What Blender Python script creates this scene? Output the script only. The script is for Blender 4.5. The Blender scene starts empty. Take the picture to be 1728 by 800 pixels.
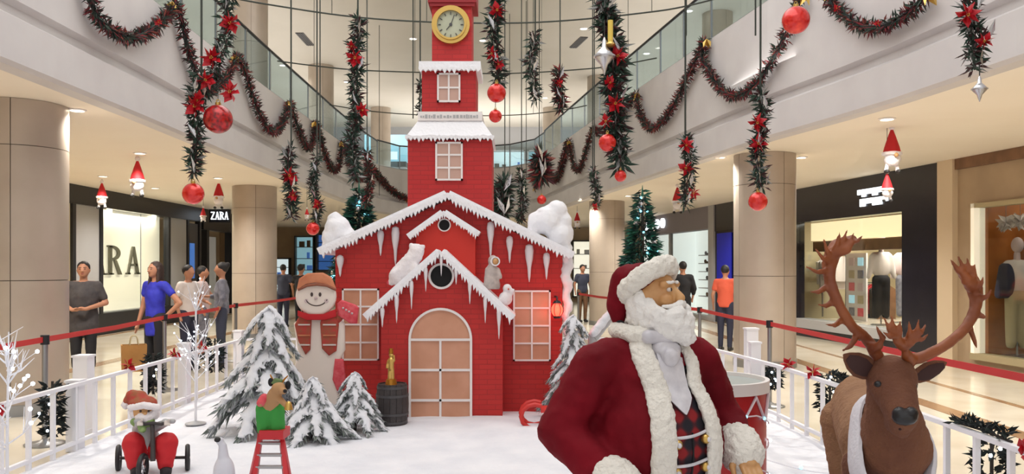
import bpy, bmesh, math, random
from mathutils import Vector, Matrix, noise
from mathutils.bvhtree import BVHTree
rnd = random.Random(7)
scene = bpy.context.scene
col = scene.collection
# ---------------------------------------------------------------- camera, world, lights, exposure
F, CX, HY, CH = 1400.0, 864.0, 450.0, 1.6          # focal length in pixels, principal column, horizon row, eye height
cam_d = bpy.data.cameras.new('camera'); cam = bpy.data.objects.new('camera', cam_d); col.objects.link(cam)
cam.location = (0, 0, CH); cam.rotation_euler = (math.pi/2, 0, 0)
cam_d.sensor_fit = 'HORIZONTAL'; cam_d.sensor_width = 36.0; cam_d.lens = 36.0*F/1728.0
cam_d.shift_y = 50.0/1728.0; cam_d.clip_end = 200
scene.camera = cam
scene.view_settings.view_transform = 'Standard'; scene.view_settings.look = 'None'
scene.view_settings.gamma = 1.0; scene.view_settings.use_curve_mapping = False
scene.view_settings.exposure = 0.0
w = bpy.data.worlds.new('world'); scene.world = w; w.use_nodes = True
w.node_tree.nodes['Background'].inputs[0].default_value = (1.0, 0.97, 0.94, 1)
w.node_tree.nodes['Background'].inputs[1].default_value = 0.92
def area(name, loc, sx, sy, power, color=(1, .97, .92), rot=(0, 0, 0)):
    d = bpy.data.lights.new(name, 'AREA'); d.shape = 'RECTANGLE'; d.size = sx; d.size_y = sy; d.energy = power; d.color = color
    o = bpy.data.objects.new(name, d); o.location = loc; o.rotation_euler = rot; col.objects.link(o); return o
area('added_top_light', (-.6, 7.5, 8.9), 6.5, 13.0, 520, (1, .985, .96))  # unseen overhead light, added for soft top light on the display
# ---------------------------------------------------------------- helpers
def P(px, py, Y):
    return Vector(((px-CX)/F*Y, Y, CH+(HY-py)/F*Y))
def lin(c):
    out = []
    for v in c[:3]:
        v = v/255.0
        out.append(v/12.92 if v <= .04045 else ((v+.055)/1.055)**2.4)
    return (*out, 1.0)
MATS = {}
def mat(name, c, rough=.6, metal=0.0, c2=None, scale=6.0, bump=0.0, bscale=40.0, emit=0.0, sheen=0.0, island=None, coat=0.0, spec=None, detail=4.0):
    """c: base colour (sRGB 0-255); c2: second colour mixed by noise; island: list of colours picked at random for each loose piece"""
    m = bpy.data.materials.new(name); m.use_nodes = True; MATS[name] = m
    nt = m.node_tree; b = nt.nodes['Principled BSDF']; L = nt.links.new
    b.inputs['Base Color'].default_value = lin(c); b.inputs['Roughness'].default_value = rough; b.inputs['Metallic'].default_value = metal
    if spec is not None: b.inputs['Specular IOR Level'].default_value = spec
    if sheen: b.inputs['Sheen Weight'].default_value = sheen; b.inputs['Sheen Roughness'].default_value = .4; b.inputs['Sheen Tint'].default_value = lin(c2 or c)
    if coat: b.inputs['Coat Weight'].default_value = coat
    tc = nt.nodes.new('ShaderNodeTexCoord')
    if c2 is not None:
        n = nt.nodes.new('ShaderNodeTexNoise'); n.inputs['Scale'].default_value = scale; n.inputs['Detail'].default_value = detail
        r = nt.nodes.new('ShaderNodeValToRGB'); r.color_ramp.elements[0].position = .35; r.color_ramp.elements[1].position = .68
        r.color_ramp.elements[0].color = lin(c); r.color_ramp.elements[1].color = lin(c2)
        L(tc.outputs['Object'], n.inputs['Vector']); L(n.outputs['Fac'], r.inputs['Fac']); L(r.outputs['Color'], b.inputs['Base Color'])
    if island:
        g = nt.nodes.new('ShaderNodeNewGeometry'); r = nt.nodes.new('ShaderNodeValToRGB'); r.color_ramp.interpolation = 'CONSTANT'
        els = r.color_ramp.elements
        while len(els) < len(island): els.new(.5)
        for i, cc in enumerate(island): els[i].position = i/len(island); els[i].color = lin(cc)
        L(g.outputs['Random Per Island'], r.inputs['Fac']); L(r.outputs['Color'], b.inputs['Base Color'])
    if bump:
        n = nt.nodes.new('ShaderNodeTexNoise'); n.inputs['Scale'].default_value = bscale; n.inputs['Detail'].default_value = 6
        bp = nt.nodes.new('ShaderNodeBump'); bp.inputs['Strength'].default_value = bump; bp.inputs['Distance'].default_value = .02
        L(tc.outputs['Object'], n.inputs['Vector']); L(n.outputs['Fac'], bp.inputs['Height']); L(bp.outputs['Normal'], b.inputs['Normal'])
    if emit:
        b.inputs['Emission Color'].default_value = lin(c); b.inputs['Emission Strength'].default_value = emit
    return m
def glass_mat(name, tint, gloss=.12, rough=.03):
    m = bpy.data.materials.new(name); m.use_nodes = True; MATS[name] = m
    nt = m.node_tree; nt.nodes.clear(); L = nt.links.new
    o = nt.nodes.new('ShaderNodeOutputMaterial'); t = nt.nodes.new('ShaderNodeBsdfTransparent'); g = nt.nodes.new('ShaderNodeBsdfGlossy'); x = nt.nodes.new('ShaderNodeMixShader')
    t.inputs[0].default_value = lin(tint); g.inputs['Roughness'].default_value = rough; x.inputs[0].default_value = gloss
    L(t.outputs[0], x.inputs[1]); L(g.outputs[0], x.inputs[2]); L(x.outputs[0], o.inputs[0]); return m
class MB:
    def __init__(s): s.v = []; s.f = []
    def add(s, vs, fs):
        n = len(s.v); s.v += [Vector(p) for p in vs]; s.f += [[i+n for i in f] for f in fs]; return s
    def box(s, x0, x1, y0, y1, z0, z1):
        return s.add([(x0,y0,z0),(x1,y0,z0),(x1,y1,z0),(x0,y1,z0),(x0,y0,z1),(x1,y0,z1),(x1,y1,z1),(x0,y1,z1)],
                     [(0,3,2,1),(4,5,6,7),(0,1,5,4),(1,2,6,5),(2,3,7,6),(3,0,4,7)])
    def bar(s, a, b, wx, wy, up=(0, 0, 1)):
        """box beam from a to b, wx wide sideways, wy tall"""
        a, b = Vector(a), Vector(b); d = (b-a).normalized(); u = Vector(up)
        if abs(d.dot(u)) > .98: u = Vector((0, 1, 0))
        x = d.cross(u).normalized(); u = x.cross(d).normalized()
        vs = [p+x*sx*wx/2+u*su*wy/2 for p in (a, b) for sx, su in ((-1,-1),(1,-1),(1,1),(-1,1))]
        return s.add(vs, [(3,2,1,0),(4,5,6,7),(0,1,5,4),(1,2,6,5),(2,3,7,6),(3,0,4,7)])
    def cyl(s, a, b, r0, r1=None, n=12):
        r1 = r0 if r1 is None else r1
        a, b = Vector(a), Vector(b); d = (b-a).normalized(); u = Vector((0,0,1)) if abs(d.z) < .95 else Vector((1,0,0))
        x = d.cross(u).normalized(); y = x.cross(d).normalized()
        vs = []
        for p, r in ((a, r0), (b, r1)):
            for i in range(n):
                t = 2*math.pi*i/n; vs.append(p+x*math.cos(t)*r+y*math.sin(t)*r)
        fs = [(i, (i+1) % n, (i+1) % n+n, i+n) for i in range(n)]
        return s.add(vs, fs+[tuple(range(n))[::-1], tuple(range(n, 2*n))])
    def tube(s, pts, r, n=6):
        pts = [Vector(p) for p in pts]; rs = r if isinstance(r, (list, tuple)) else [r]*len(pts)
        vs = []; up = None
        for i, p in enumerate(pts):
            d = (pts[min(i+1, len(pts)-1)]-pts[max(i-1, 0)]).normalized()
            if up is None: up = Vector((0,0,1)) if abs(d.z) < .9 else Vector((0,1,0))
            x = d.cross(up).normalized(); up = x.cross(d).normalized()
            for k in range(n):
                t = 2*math.pi*k/n; vs.append(p+x*math.cos(t)*rs[i]+up*math.sin(t)*rs[i])
        fs = []
        for i in range(len(pts)-1):
            for k in range(n):
                a = i*n+k; b = i*n+(k+1) % n; fs.append((a, b, b+n, a+n))
        m = (len(pts)-1)*n
        return s.add(vs, fs+[tuple(range(n))[::-1], tuple(range(m, m+n))])
    def ell(s, c, r, n=12, k=8, rot=None):
        r = (r, r, r) if isinstance(r, (int, float)) else r; c = Vector(c)
        R = rot or Matrix.Identity(3); vs = [c+R@Vector((0,0,r[2]))]
        for j in range(1, k):
            t = math.pi*j/k
            for i in range(n):
                a = 2*math.pi*i/n; vs.append(c+R@Vector((r[0]*math.sin(t)*math.cos(a), r[1]*math.sin(t)*math.sin(a), r[2]*math.cos(t))))
        vs.append(c+R@Vector((0,0,-r[2]))); fs = [(0, 1+i, 1+(i+1) % n) for i in range(n)]
        for j in range(k-2):
            for i in range(n):
                a = 1+j*n+i; b = 1+j*n+(i+1) % n; fs.append((a, a+n, b+n, b))
        q = 1+(k-2)*n; e = len(vs)-1
        return s.add(vs, fs+[(q+(i+1) % n, q+i, e) for i in range(n)])
    def cap(s, a, b, r0, r1=None, n=12):
        """closed tapered capsule"""
        r1 = r0 if r1 is None else r1; a, b = Vector(a), Vector(b); d = (b-a); L = d.length; d = d/L if L > 1e-6 else Vector((0,0,1))
        u = Vector((0,0,1)) if abs(d.z) < .95 else Vector((1,0,0)); x = d.cross(u).normalized(); y = x.cross(d).normalized()
        rings = []
        for t in (.25, .55, .85): rings.append((a-d*r0*math.cos(t*math.pi/2), r0*math.sin(t*math.pi/2)))
        rings.append((a, r0)); rings.append((b, r1))
        for t in (.85, .55, .25): rings.append((b+d*r1*math.cos(t*math.pi/2), r1*math.sin(t*math.pi/2)))
        vs = []
        for p, r in rings:
            for i in range(n): q = 2*math.pi*i/n; vs.append(p+x*math.cos(q)*r+y*math.sin(q)*r)
        fs = []
        for j in range(len(rings)-1):
            for i in range(n): fs.append((j*n+i, j*n+(i+1) % n, (j+1)*n+(i+1) % n, (j+1)*n+i))
        m = (len(rings)-1)*n
        return s.add(vs, fs+[tuple(range(n))[::-1], tuple(range(m, m+n))])
    def lathe(s, prof, c=(0,0,0), n=24, close=True):
        c = Vector(c); vs = []
        for r, z in prof:
            for i in range(n): a = 2*math.pi*i/n; vs.append(c+Vector((r*math.cos(a), r*math.sin(a), z)))
        fs = []
        for j in range(len(prof)-1):
            for i in range(n): fs.append((j*n+i, j*n+(i+1) % n, (j+1)*n+(i+1) % n, (j+1)*n+i))
        if close: m = (len(prof)-1)*n; fs += [tuple(range(n))[::-1], tuple(range(m, m+n))]
        return s.add(vs, fs)
    def prism(s, poly, y0, y1):
        """polygon in (x, z), extruded from y0 to y1"""
        n = len(poly); vs = [(x, y0, z) for x, z in poly]+[(x, y1, z) for x, z in poly]
        return s.add(vs, [tuple(range(n)), tuple(range(n, 2*n))[::-1]]+[((i+1) % n, i, i+n, (i+1) % n+n) for i in range(n)])
    def prismz(s, poly, z0, z1):
        n = len(poly); vs = [(x, y, z0) for x, y in poly]+[(x, y, z1) for x, y in poly]
        return s.add(vs, [tuple(range(n))[::-1], tuple(range(n, 2*n))]+[(i, (i+1) % n, (i+1) % n+n, i+n) for i in range(n)])
    def ring(s, c, ro, ri, y0, y1, n=24, a0=0.0, a1=2*math.pi, ax=1.0):
        """flat ring (or arc) in the x-z plane with depth"""
        full = abs(a1-a0-2*math.pi) < 1e-6; m = n if full else n+1; c = Vector(c); vs = []
        for i in range(m):
            a = a0+(a1-a0)*i/n
            for r, y in ((ro, y0), (ri, y0), (ri, y1), (ro, y1)): vs.append(c+Vector((r*math.cos(a)*ax, y, r*math.sin(a))))
        fs = []
        for i in range(n):
            a = i*4; b = ((i+1) % m)*4
            for k in range(4): fs.append((a+k, a+(k+1) % 4, b+(k+1) % 4, b+k))
        if not full: fs += [(0,3,2,1), ((m-1)*4, (m-1)*4+1, (m-1)*4+2, (m-1)*4+3)]
        return s.add(vs, fs)
    def leaf(s, p, d, L, wd, fold=.3):
        """pointed leaf of two folded triangles pairs"""
        p, d = Vector(p), Vector(d).normalized(); u = Vector((rnd.uniform(-1,1), rnd.uniform(-1,1), rnd.uniform(-1,1)))
        x = d.cross(u)
        if x.length < 1e-3: x = Vector((1,0,0))
        x.normalize(); nrm = x.cross(d)
        q = p+d*L*.45
        return s.add([p, q+x*wd/2+nrm*wd*fold, p+d*L, q-x*wd/2+nrm*wd*fold, q], [(0,1,4),(1,2,4),(0,4,3),(4,2,3)])
    def rot(s, M):
        s.v = [M@p for p in s.v]; return s
    def move(s, d):
        d = Vector(d); s.v = [p+d for p in s.v]; return s
def wloc(o):
    p = Vector((0,0,0))
    while o is not None: p += o.location; o = o.parent
    return p
def link(name, me, m, parent=None):
    o = bpy.data.objects.new(name, me); col.objects.link(o)
    if m is not None:
        me.materials.clear(); me.materials.append(MATS[m] if isinstance(m, str) else m)
    if parent is not None: o.parent = parent
    return o
def mesh_of(mb, name, smooth=False, off=None):
    me = bpy.data.meshes.new(name)
    vs = [tuple(p-off) for p in mb.v] if off is not None else [tuple(p) for p in mb.v]
    me.from_pydata(vs, [], mb.f); 
    bm = bmesh.new(); bm.from_mesh(me); bmesh.ops.recalc_face_normals(bm, faces=bm.faces); bm.to_mesh(me); bm.free()
    if smooth:
        me.shade_smooth()
        try: me.set_sharp_from_angle(angle=math.radians(50))
        except Exception: pass
    me.update(); return me
def obj(name, mb, m, parent=None, smooth=False, label=None):
    """one mesh object; coordinates are given in world space and kept relative to the parent"""
    off = wloc(parent) if parent is not None else None
    o = link(name, mesh_of(mb, name, smooth, off), m, parent)
    if label: o['label'] = label
    return o
def tag(o, label, cat, group=None, kind=None):
    o['label'] = label; o['category'] = cat
    if group: o['group'] = group
    if kind: o['kind'] = kind
    return o
def thing(name, label, cat, loc=(0,0,0), group=None):
    o = bpy.data.objects.new(name, None); col.objects.link(o); o.location = loc; o.empty_display_size = .1
    return tag(o, label, cat, group)
def single(name, mb, m, label, cat, group=None, smooth=False, kind=None, loc=None):
    """a thing that is one mesh, its origin at loc"""
    loc = Vector(loc) if loc is not None else Vector((0,0,0))
    o = link(name, mesh_of(mb, name, smooth, loc), m); o.location = loc
    return tag(o, label, cat, group, kind)
def struct(name, mb, m, parent=None, smooth=False):
    o = obj(name, mb, m, parent, smooth)
    if parent is None: o['kind'] = 'structure'
    return o
def kids(o): return [c for c in bpy.data.objects if c.parent == o]
def dup(root, loc, rz=0.0, label=None, group=None, sc=None):
    def cp(o, par):
        c = o.copy(); col.objects.link(c); c.parent = par
        for ch in o.children: cp(ch, c)
        return c
    r = cp(root, None); r.location = loc; r.rotation_euler = (0, 0, rz)
    if sc: r.scale = (sc, sc, sc)
    if label: r['label'] = label
    if group: r['group'] = group
    return r
def blob(mb, vox, smooth=4, dec=None):
    """one continuous skin over overlapping closed shapes"""
    me = bpy.data.meshes.new('tmp'); me.from_pydata([tuple(p) for p in mb.v], [], mb.f)
    bm = bmesh.new(); bm.from_mesh(me); bmesh.ops.recalc_face_normals(bm, faces=bm.faces); bm.to_mesh(me); bm.free()
    o = bpy.data.objects.new('tmp', me); col.objects.link(o)
    r = o.modifiers.new('r', 'REMESH'); r.mode = 'VOXEL'; r.voxel_size = vox
    if smooth: s = o.modifiers.new('s', 'SMOOTH'); s.factor = .5; s.iterations = smooth
    dg = bpy.context.evaluated_depsgraph_get(); dg.update()
    out = bpy.data.meshes.new_from_object(o.evaluated_get(dg))
    bpy.data.objects.remove(o); bpy.data.meshes.remove(me)
    q = MB(); q.v = [v.co.copy() for v in out.vertices]; q.f = [list(p.vertices) for p in out.polygons]
    bpy.data.meshes.remove(out); return q
def bvh(mb): return BVHTree.FromPolygons([tuple(p) for p in mb.v], mb.f)
def fluff(mb, amp, sc, seed=0.0):
    """push a surface in and out along rough normals by noise"""
    me = mesh_of(mb, 'tmp'); ns = [v.normal.copy() for v in me.vertices]; bpy.data.meshes.remove(me)
    for i, p in enumerate(mb.v):
        mb.v[i] = p+ns[i]*amp*(noise.noise(p*sc+Vector((seed, seed, seed)))+.5*noise.noise(p*sc*2.3))
    return mb
def lerp(a, b, t): return a+(b-a)*t
def interp(tab, x):
    if x <= tab[0][0]: return tab[0][1]
    for (a, u), (b, v) in zip(tab, tab[1:]):
        if x <= b: return u+(v-u)*(x-a)/(b-a)
    return tab[-1][1]
def smooth_path(pts, n=6):
    """Catmull-Rom through the points"""
    pts = [Vector(p) for p in pts]; q = [pts[0]*2-pts[1]]+pts+[pts[-1]*2-pts[-2]]; out = []
    for i in range(1, len(q)-2):
        for k in range(n):
            t = k/n; a, b, c, d = q[i-1], q[i], q[i+1], q[i+2]
            out.append(.5*((2*b)+(c-a)*t+(2*a-5*b+4*c-d)*t*t+(3*b-a-3*c+d)*t**3))
    out.append(pts[-1]); return out
# ---------------------------------------------------------------- materials
mat('fascia_paint', (206, 202, 201), .55, c2=(198, 193, 193), scale=1.5)
mat('soffit_paint', (240, 230, 214), .7, c2=(236, 225, 208), scale=.6)
mat('upper_ceiling_paint', (196, 190, 180), .8, c2=(188, 182, 171), scale=.4)
mat('floor_stone', (220, 212, 196), .15, c2=(206, 196, 176), scale=1.3, spec=.5)
mat('floor_band_stone', (150, 118, 88), .2, c2=(165, 132, 100), scale=3)
mat('column_cladding', (184, 171, 157), .4, .2, c2=(175, 161, 147), scale=2)
mat('joint_dark', (95, 84, 74), .7)
mat('steel', (150, 152, 155), .3, .9)
mat('dark_metal', (38, 38, 42), .45, .3)
glass_mat('balustrade_glass', (226, 237, 240), .10)
glass_mat('shop_glass', (240, 242, 240), .06)
mat('wall_cream', (205, 186, 158), .7)
mat('wall_beige', (170, 148, 120), .7, c2=(160, 138, 112), scale=2)
mat('sign_black', (26, 24, 28), .35, spec=.4)
mat('sign_navy', (22, 21, 32), .25, c2=(30, 28, 40), scale=2)
mat('panel_grey', (168, 168, 170), .45)
mat('panel_dark', (70, 68, 70), .5)
mat('lit_white', (255, 246, 228), .5, emit=1.15)
mat('lit_cold', (235, 248, 255), .5, emit=1.0)
mat('lit_warm', (255, 236, 190), .5, emit=1.2)
mat('lit_blue', (70, 120, 200), .5, emit=.55)
mat('lit_teal', (150, 195, 210), .5, emit=.8)
mat('lit_letters', (240, 248, 255), .5, emit=1.6)
mat('banner_blue', (20, 28, 150), .6, emit=.15)
mat('shop_dark', (44, 36, 32), .7)
mat('shop_brown', (105, 74, 50), .6, c2=(125, 90, 62), scale=5)
mat('wood_orange', (178, 106, 48), .4, c2=(150, 84, 36), scale=3)
mat('letter_grey', (120, 116, 100), .5)
mat('lamp_glow', (255, 246, 225), .5, emit=9.0)
mat('bulb_cold', (225, 240, 255), .5, emit=7.0)
mat('bulb_aqua', (130, 225, 255), .5, emit=3.0)
mat('house_red', (196, 28, 28), .6)
mat('house_red_bright', (204, 44, 30), .6)
mat('cap_red', (146, 24, 32), .6)
mat('white_paint', (232, 226, 224), .5)
mat('snow_white', (236, 236, 240), .85, bump=.4, bscale=30)
mat('snow_ground', (226, 227, 233), .9, c2=(214, 216, 224), scale=3, bump=.55, bscale=22)
mat('icicle_white', (226, 222, 226), .35)
mat('pane_peach', (205, 150, 122), .5, c2=(192, 136, 106), scale=4, emit=.0)
mat('pane_grey', (196, 160, 146), .5)
mat('black_hole', (12, 12, 14), .8)
mat('gold', (206, 170, 96), .28, .85)
mat('bronze_gold', (176, 120, 44), .35, .8)
mat('clock_face', (186, 190, 166), .35, c2=(176, 180, 156), scale=9)
mat('barrel_dark', (50, 44, 44), .6, c2=(66, 60, 60), scale=6, bump=.3)
mat('needle_green', (34, 52, 42), .7, island=[(36,58,48),(54,78,64),(44,54,48),(74,44,46),(40,66,54),(150,152,150),(66,34,38),(46,72,58)])
mat('needle_maroon', (80, 24, 30), .7, island=[(74,34,40),(48,62,54),(128,36,44),(58,50,46),(92,32,40),(44,64,54),(140,70,60),(60,72,62)])
mat('needle_dark', (22, 32, 30), .8, island=[(20,28,28),(30,42,38),(26,32,32),(16,24,24)])
mat('tree_green', (28, 76, 62), .6, island=[(22,60,50),(30,88,66),(20,46,44),(36,104,84),(18,40,40),(24,70,64)])
mat('flock_needle', (132, 140, 138), .85, island=[(160,165,166),(124,133,128),(190,194,196),(108,118,112),(204,206,210),(142,149,147)])
mat('flock_snow', (218, 220, 226), .9, bump=.3, bscale=60)
mat('bark', (58, 52, 48), .9)
mat('flower_red', (196, 20, 36), .5, c2=(170, 10, 30), scale=30)
mat('flower_eye', (225, 196, 90), .5)
mat('bauble_red', (205, 26, 24), .22, .25, c2=(226, 48, 36), scale=26, coat=.5)
mat('bauble_pattern', (196, 22, 24), .3, .2, c2=(110, 6, 14), scale=34, coat=.4, detail=1)
mat('silver', (205, 206, 210), .25, .8)
mat('wire_dark', (52, 58, 52), .7)
mat('velvet_red', (90, 2, 15), .8, c2=(120, 7, 26), scale=4, sheen=.12, spec=.2, bump=.35, bscale=9)
mat('fur_white', (234, 230, 222), .95, bump=.8, bscale=55, sheen=.3)
mat('beard_white', (238, 236, 234), .9, bump=.7, bscale=38)
mat('satin_silver', (222, 220, 226), .35, .05, c2=(196, 194, 202), scale=16)
mat('skin_statue', (206, 160, 108), .42, c2=(190, 138, 88), scale=12)
mat('skin', (176, 124, 96), .55)
mat('hair_black', (26, 22, 22), .6)
mat('hair_brown', (52, 34, 28), .55)
mat('tee_charcoal', (58, 54, 56), .8, c2=(70, 66, 66), scale=14)
mat('cloth_black', (24, 23, 28), .8)
mat('cloth_blue', (34, 40, 160), .7, c2=(44, 48, 178), scale=10)
mat('cloth_grey', (128, 128, 138), .8, c2=(96, 96, 108), scale=16)
mat('cloth_white', (206, 196, 190), .8)
mat('cloth_pale', (196, 176, 176), .8)
mat('cloth_denim', (56, 60, 78), .8)
mat('cloth_orange', (200, 84, 58), .8)
mat('cloth_khaki', (170, 156, 122), .8)
mat('cloth_navy', (38, 40, 60), .8)
mat('shoe_dark', (30, 28, 28), .6)
mat('paper_brown', (168, 122, 66), .8, c2=(150, 106, 54), scale=5)
mat('deer_brown', (122, 78, 54), .85, c2=(98, 58, 42), scale=5, bump=.5, bscale=70, sheen=.2)
mat('deer_back', (150, 112, 82), .85, c2=(132, 94, 66), scale=6, bump=.5, bscale=70, sheen=.2)
mat('deer_dark', (62, 36, 34), .8)
mat('deer_nose', (28, 28, 32), .3)
mat('antler', (146, 78, 38), .5, c2=(108, 50, 26), scale=6)
mat('harness_white', (216, 214, 222), .8, bump=.3, bscale=60)
mat('drum_red', (180, 28, 34), .4)
mat('drum_skin', (170, 178, 176), .35)
mat('rope_white', (230, 216, 222), .6)
mat('belt_red', (196, 48, 48), .5)
mat('fence_white', (230, 230, 236), .45)
mat('board_white', (228, 216, 206), .7)
mat('hat_tan', (198, 128, 92), .8, c2=(180, 108, 76), scale=9)
mat('knit_red', (176, 62, 56), .85, c2=(150, 84, 60), scale=30)
mat('mitten_red', (200, 60, 72), .8, c2=(214, 96, 104), scale=20)
mat('ink_dark', (70, 56, 52), .7)
mat('ladder_red', (190, 30, 40), .4)
mat('elf_green', (56, 148, 62), .8)
mat('plush_tan', (176, 136, 96), .9)
mat('lantern_red', (255, 62, 44), .4, emit=5.0)
mat('sack_red', (190, 24, 34), .7)
mat('scarf_green', (150, 176, 112), .85, c2=(110, 140, 84), scale=30)
mat('tyre_black', (34, 33, 36), .5)
mat('plush_white', (232, 226, 228), .9, bump=.4, bscale=50)
mat('sled_red', (196, 42, 36), .45)
mat('plaid_dark', (40, 26, 36), .8)
def brick_mat(name, c, c2):
    m = bpy.data.materials.new(name); m.use_nodes = True; MATS[name] = m; nt = m.node_tree; b = nt.nodes['Principled BSDF']; L = nt.links.new
    tc = nt.nodes.new('ShaderNodeTexCoord'); mp = nt.nodes.new('ShaderNodeMapping'); mp.inputs['Rotation'].default_value = (math.pi/2, 0, 0)
    t = nt.nodes.new('ShaderNodeTexBrick'); t.inputs['Scale'].default_value = 1; t.inputs['Brick Width'].default_value = .17; t.inputs['Row Height'].default_value = .052; t.inputs['Mortar Size'].default_value = .004
    t.inputs['Color1'].default_value = lin(c); t.inputs['Color2'].default_value = lin(c2); t.inputs['Mortar'].default_value = lin([x*.86 for x in c])
    bp = nt.nodes.new('ShaderNodeBump'); bp.inputs['Strength'].default_value = .3; bp.inputs['Distance'].default_value = .01; bp.invert = True
    L(tc.outputs['Object'], mp.inputs[0]); L(mp.outputs[0], t.inputs['Vector']); L(t.outputs['Color'], b.inputs['Base Color']); L(t.outputs['Fac'], bp.inputs['Height']); L(bp.outputs['Normal'], b.inputs['Normal'])
    b.inputs['Roughness'].default_value = .6
brick_mat('brick_red', (188, 36, 32), (180, 31, 29)); brick_mat('brick_red_tower', (184, 34, 34), (176, 29, 31))
def plaid_mat():
    m = bpy.data.materials.new('plaid'); m.use_nodes = True; MATS['plaid'] = m; nt = m.node_tree; b = nt.nodes['Principled BSDF']; L = nt.links.new
    tc = nt.nodes.new('ShaderNodeTexCoord'); w1 = nt.nodes.new('ShaderNodeTexWave'); w1.bands_direction = 'X'; w1.inputs['Scale'].default_value = 4.5
    w2 = nt.nodes.new('ShaderNodeTexWave'); w2.bands_direction = 'Z'; w2.inputs['Scale'].default_value = 4.5
    for q in (w1, w2): L(tc.outputs['Object'], q.inputs['Vector'])
    a = nt.nodes.new('ShaderNodeMath'); a.operation = 'ADD'; L(w1.outputs['Fac'], a.inputs[0]); L(w2.outputs['Fac'], a.inputs[1])
    d = nt.nodes.new('ShaderNodeMath'); d.operation = 'MULTIPLY'; d.inputs[1].default_value = .5; L(a.outputs[0], d.inputs[0])
    r = nt.nodes.new('ShaderNodeValToRGB'); r.color_ramp.elements[0].position = .3; r.color_ramp.elements[0].color = lin((26, 22, 34)); r.color_ramp.elements[1].position = .72; r.color_ramp.elements[1].color = lin((140, 22, 28))
    e = r.color_ramp.elements.new(.5); e.color = lin((66, 20, 30))
    L(d.outputs[0], r.inputs['Fac']); L(r.outputs['Color'], b.inputs['Base Color']); b.inputs['Roughness'].default_value = .8
plaid_mat()
# ================================================================ the setting
HS, HU = 3.4, 8.0                                   # height of the lower soffit and of the upper ceiling
LE = [(-4.5,-4),(-4.5,3),(-4.5,7.3),(-4.5,10.1),(-4.57,13),(-4.6,16),(-4.6,19),(-4.6,22),(-4.55,25),(-4.4,27.5)]
BE = [(-4.4,27.5),(-3.9,29.2),(-2.8,30.4),(-1.3,30.8),(-.1,30.5),(.75,29.6),(1.05,28.4)]
RE = [(1.05,28.4),(1.45,25.5),(1.9,22.5),(2.38,19.3),(2.85,16.3),(3.25,13.8),(3.6,11.7),(3.98,10.1),(4.19,9.06),(4.44,7.2),(4.7,3),(4.9,-4)]
def normals(pl, sgn):
    out = []
    for i in range(len(pl)):
        a = Vector(pl[max(i-1, 0)]); b = Vector(pl[min(i+1, len(pl)-1)]); d = (b-a).normalized(); out.append(Vector((d.y, -d.x))*sgn)
    return out
NL, NB, NR = normals(LE, 1), normals(BE, 1), normals(RE, 1)
def sweep(pl, ns, prof, tops):
    mb = MB(); n = len(prof); vs = []
    for (x, y), nn, t in zip(pl, ns, tops):
        for off, z in prof: vs.append((x+nn.x*off, y+nn.y*off, t if z is None else z))
    fs = [(i*n+k, i*n+(k+1) % n, (i+1)*n+(k+1) % n, (i+1)*n+k) for i in range(len(pl)-1) for k in range(n)]
    fs += [tuple(range(n))[::-1], tuple(range((len(pl)-1)*n, len(pl)*n))]
    return mb.add(vs, fs)
PROF = [(0,None),(0,4.02),(-.07,3.98),(-.07,3.9),(.06,3.83),(.06,3.43),(.02,3.394),(-.16,3.394),(-.16,None)]
TL, TB, TR = [4.95]*len(LE), [4.95,5.0,5.1,5.2,5.25,5.3,5.35], [5.35]*len(RE)
struct('wall_left', sweep(LE, NL, PROF, TL), 'fascia_paint')
struct('wall_back', sweep(BE, NB, PROF, TB), 'fascia_paint')
struct('wall_right', sweep(RE, NR, PROF, TR), 'fascia_paint')
def flat(pl, far, z, th=.1):
    """slab between an edge line and a far line with as many points"""
    mb = MB(); n = len(pl); vs = [(x, y, z) for x, y in pl]+[(x, y, z) for x, y in far]+[(x, y, z+th) for x, y in pl]+[(x, y, z+th) for x, y in far]
    fs = []
    for i in range(n-1): fs += [(i, i+1, n+i+1, n+i), (2*n+i, 3*n+i, 3*n+i+1, 2*n+i+1), (i, 2*n+i, 2*n+i+1, i+1), (n+i, n+i+1, 3*n+i+1, 3*n+i)]
    fs += [(0, n, 3*n, 2*n), (n-1, 3*n-1, 4*n-1, 2*n-1)]
    return mb.add(vs, fs)
def inset(pl, ns): return [(x-n.x*.15, y-n.y*.15) for (x, y), n in zip(pl, ns)]
far_L = [(-14, y if i < len(LE)-1 else 40) for i, (x, y) in enumerate(LE)]
far_R = [(11, 40 if i == 0 else y) for i, (x, y) in enumerate(RE)]
far_B = [(-14+25*i/(len(BE)-1), 40) for i in range(len(BE))]
struct('ceiling_left', flat(inset(LE, NL), far_L, HS), 'soffit_paint')
struct('ceiling_right', flat(inset(RE, NR), far_R, HS), 'soffit_paint')
struct('ceiling_back', flat(inset(BE, NB), far_B, HS), 'soffit_paint')
struct('floor_upper_left', flat(inset(LE, NL), far_L, 4.15), 'soffit_paint')
struct('floor_upper_right', flat(inset(RE, NR), far_R, 4.15), 'soffit_paint')
struct('floor_upper_back', flat(inset(BE, NB), far_B, 4.15), 'soffit_paint')
m = MB()
for a in ((-14,11,15.5,42), (-14,-5.6,-4,15.5), (5.4,11,-4,15.5)): m.box(*a, HU, HU+.15)
struct('ceiling_upper', m, 'upper_ceiling_paint')
struct('floor', MB().box(-16, 13, -5, 42, -.2, 0), 'floor_stone')
struct('trim_1', MB().box(4.72, 4.95, -4, 30, .0005, .004), 'floor_band_stone')
struct('trim_2', MB().box(-6.9, -6.65, -4, 30, .0005, .004), 'floor_band_stone')
struct('trim_3', MB().box(5.75, 5.85, -4, 30, .0005, .004), 'floor_band_stone')
struct('trim_4', MB().box(-9.5, -9.35, -4, 30, .0005, .004), 'floor_band_stone')
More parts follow.
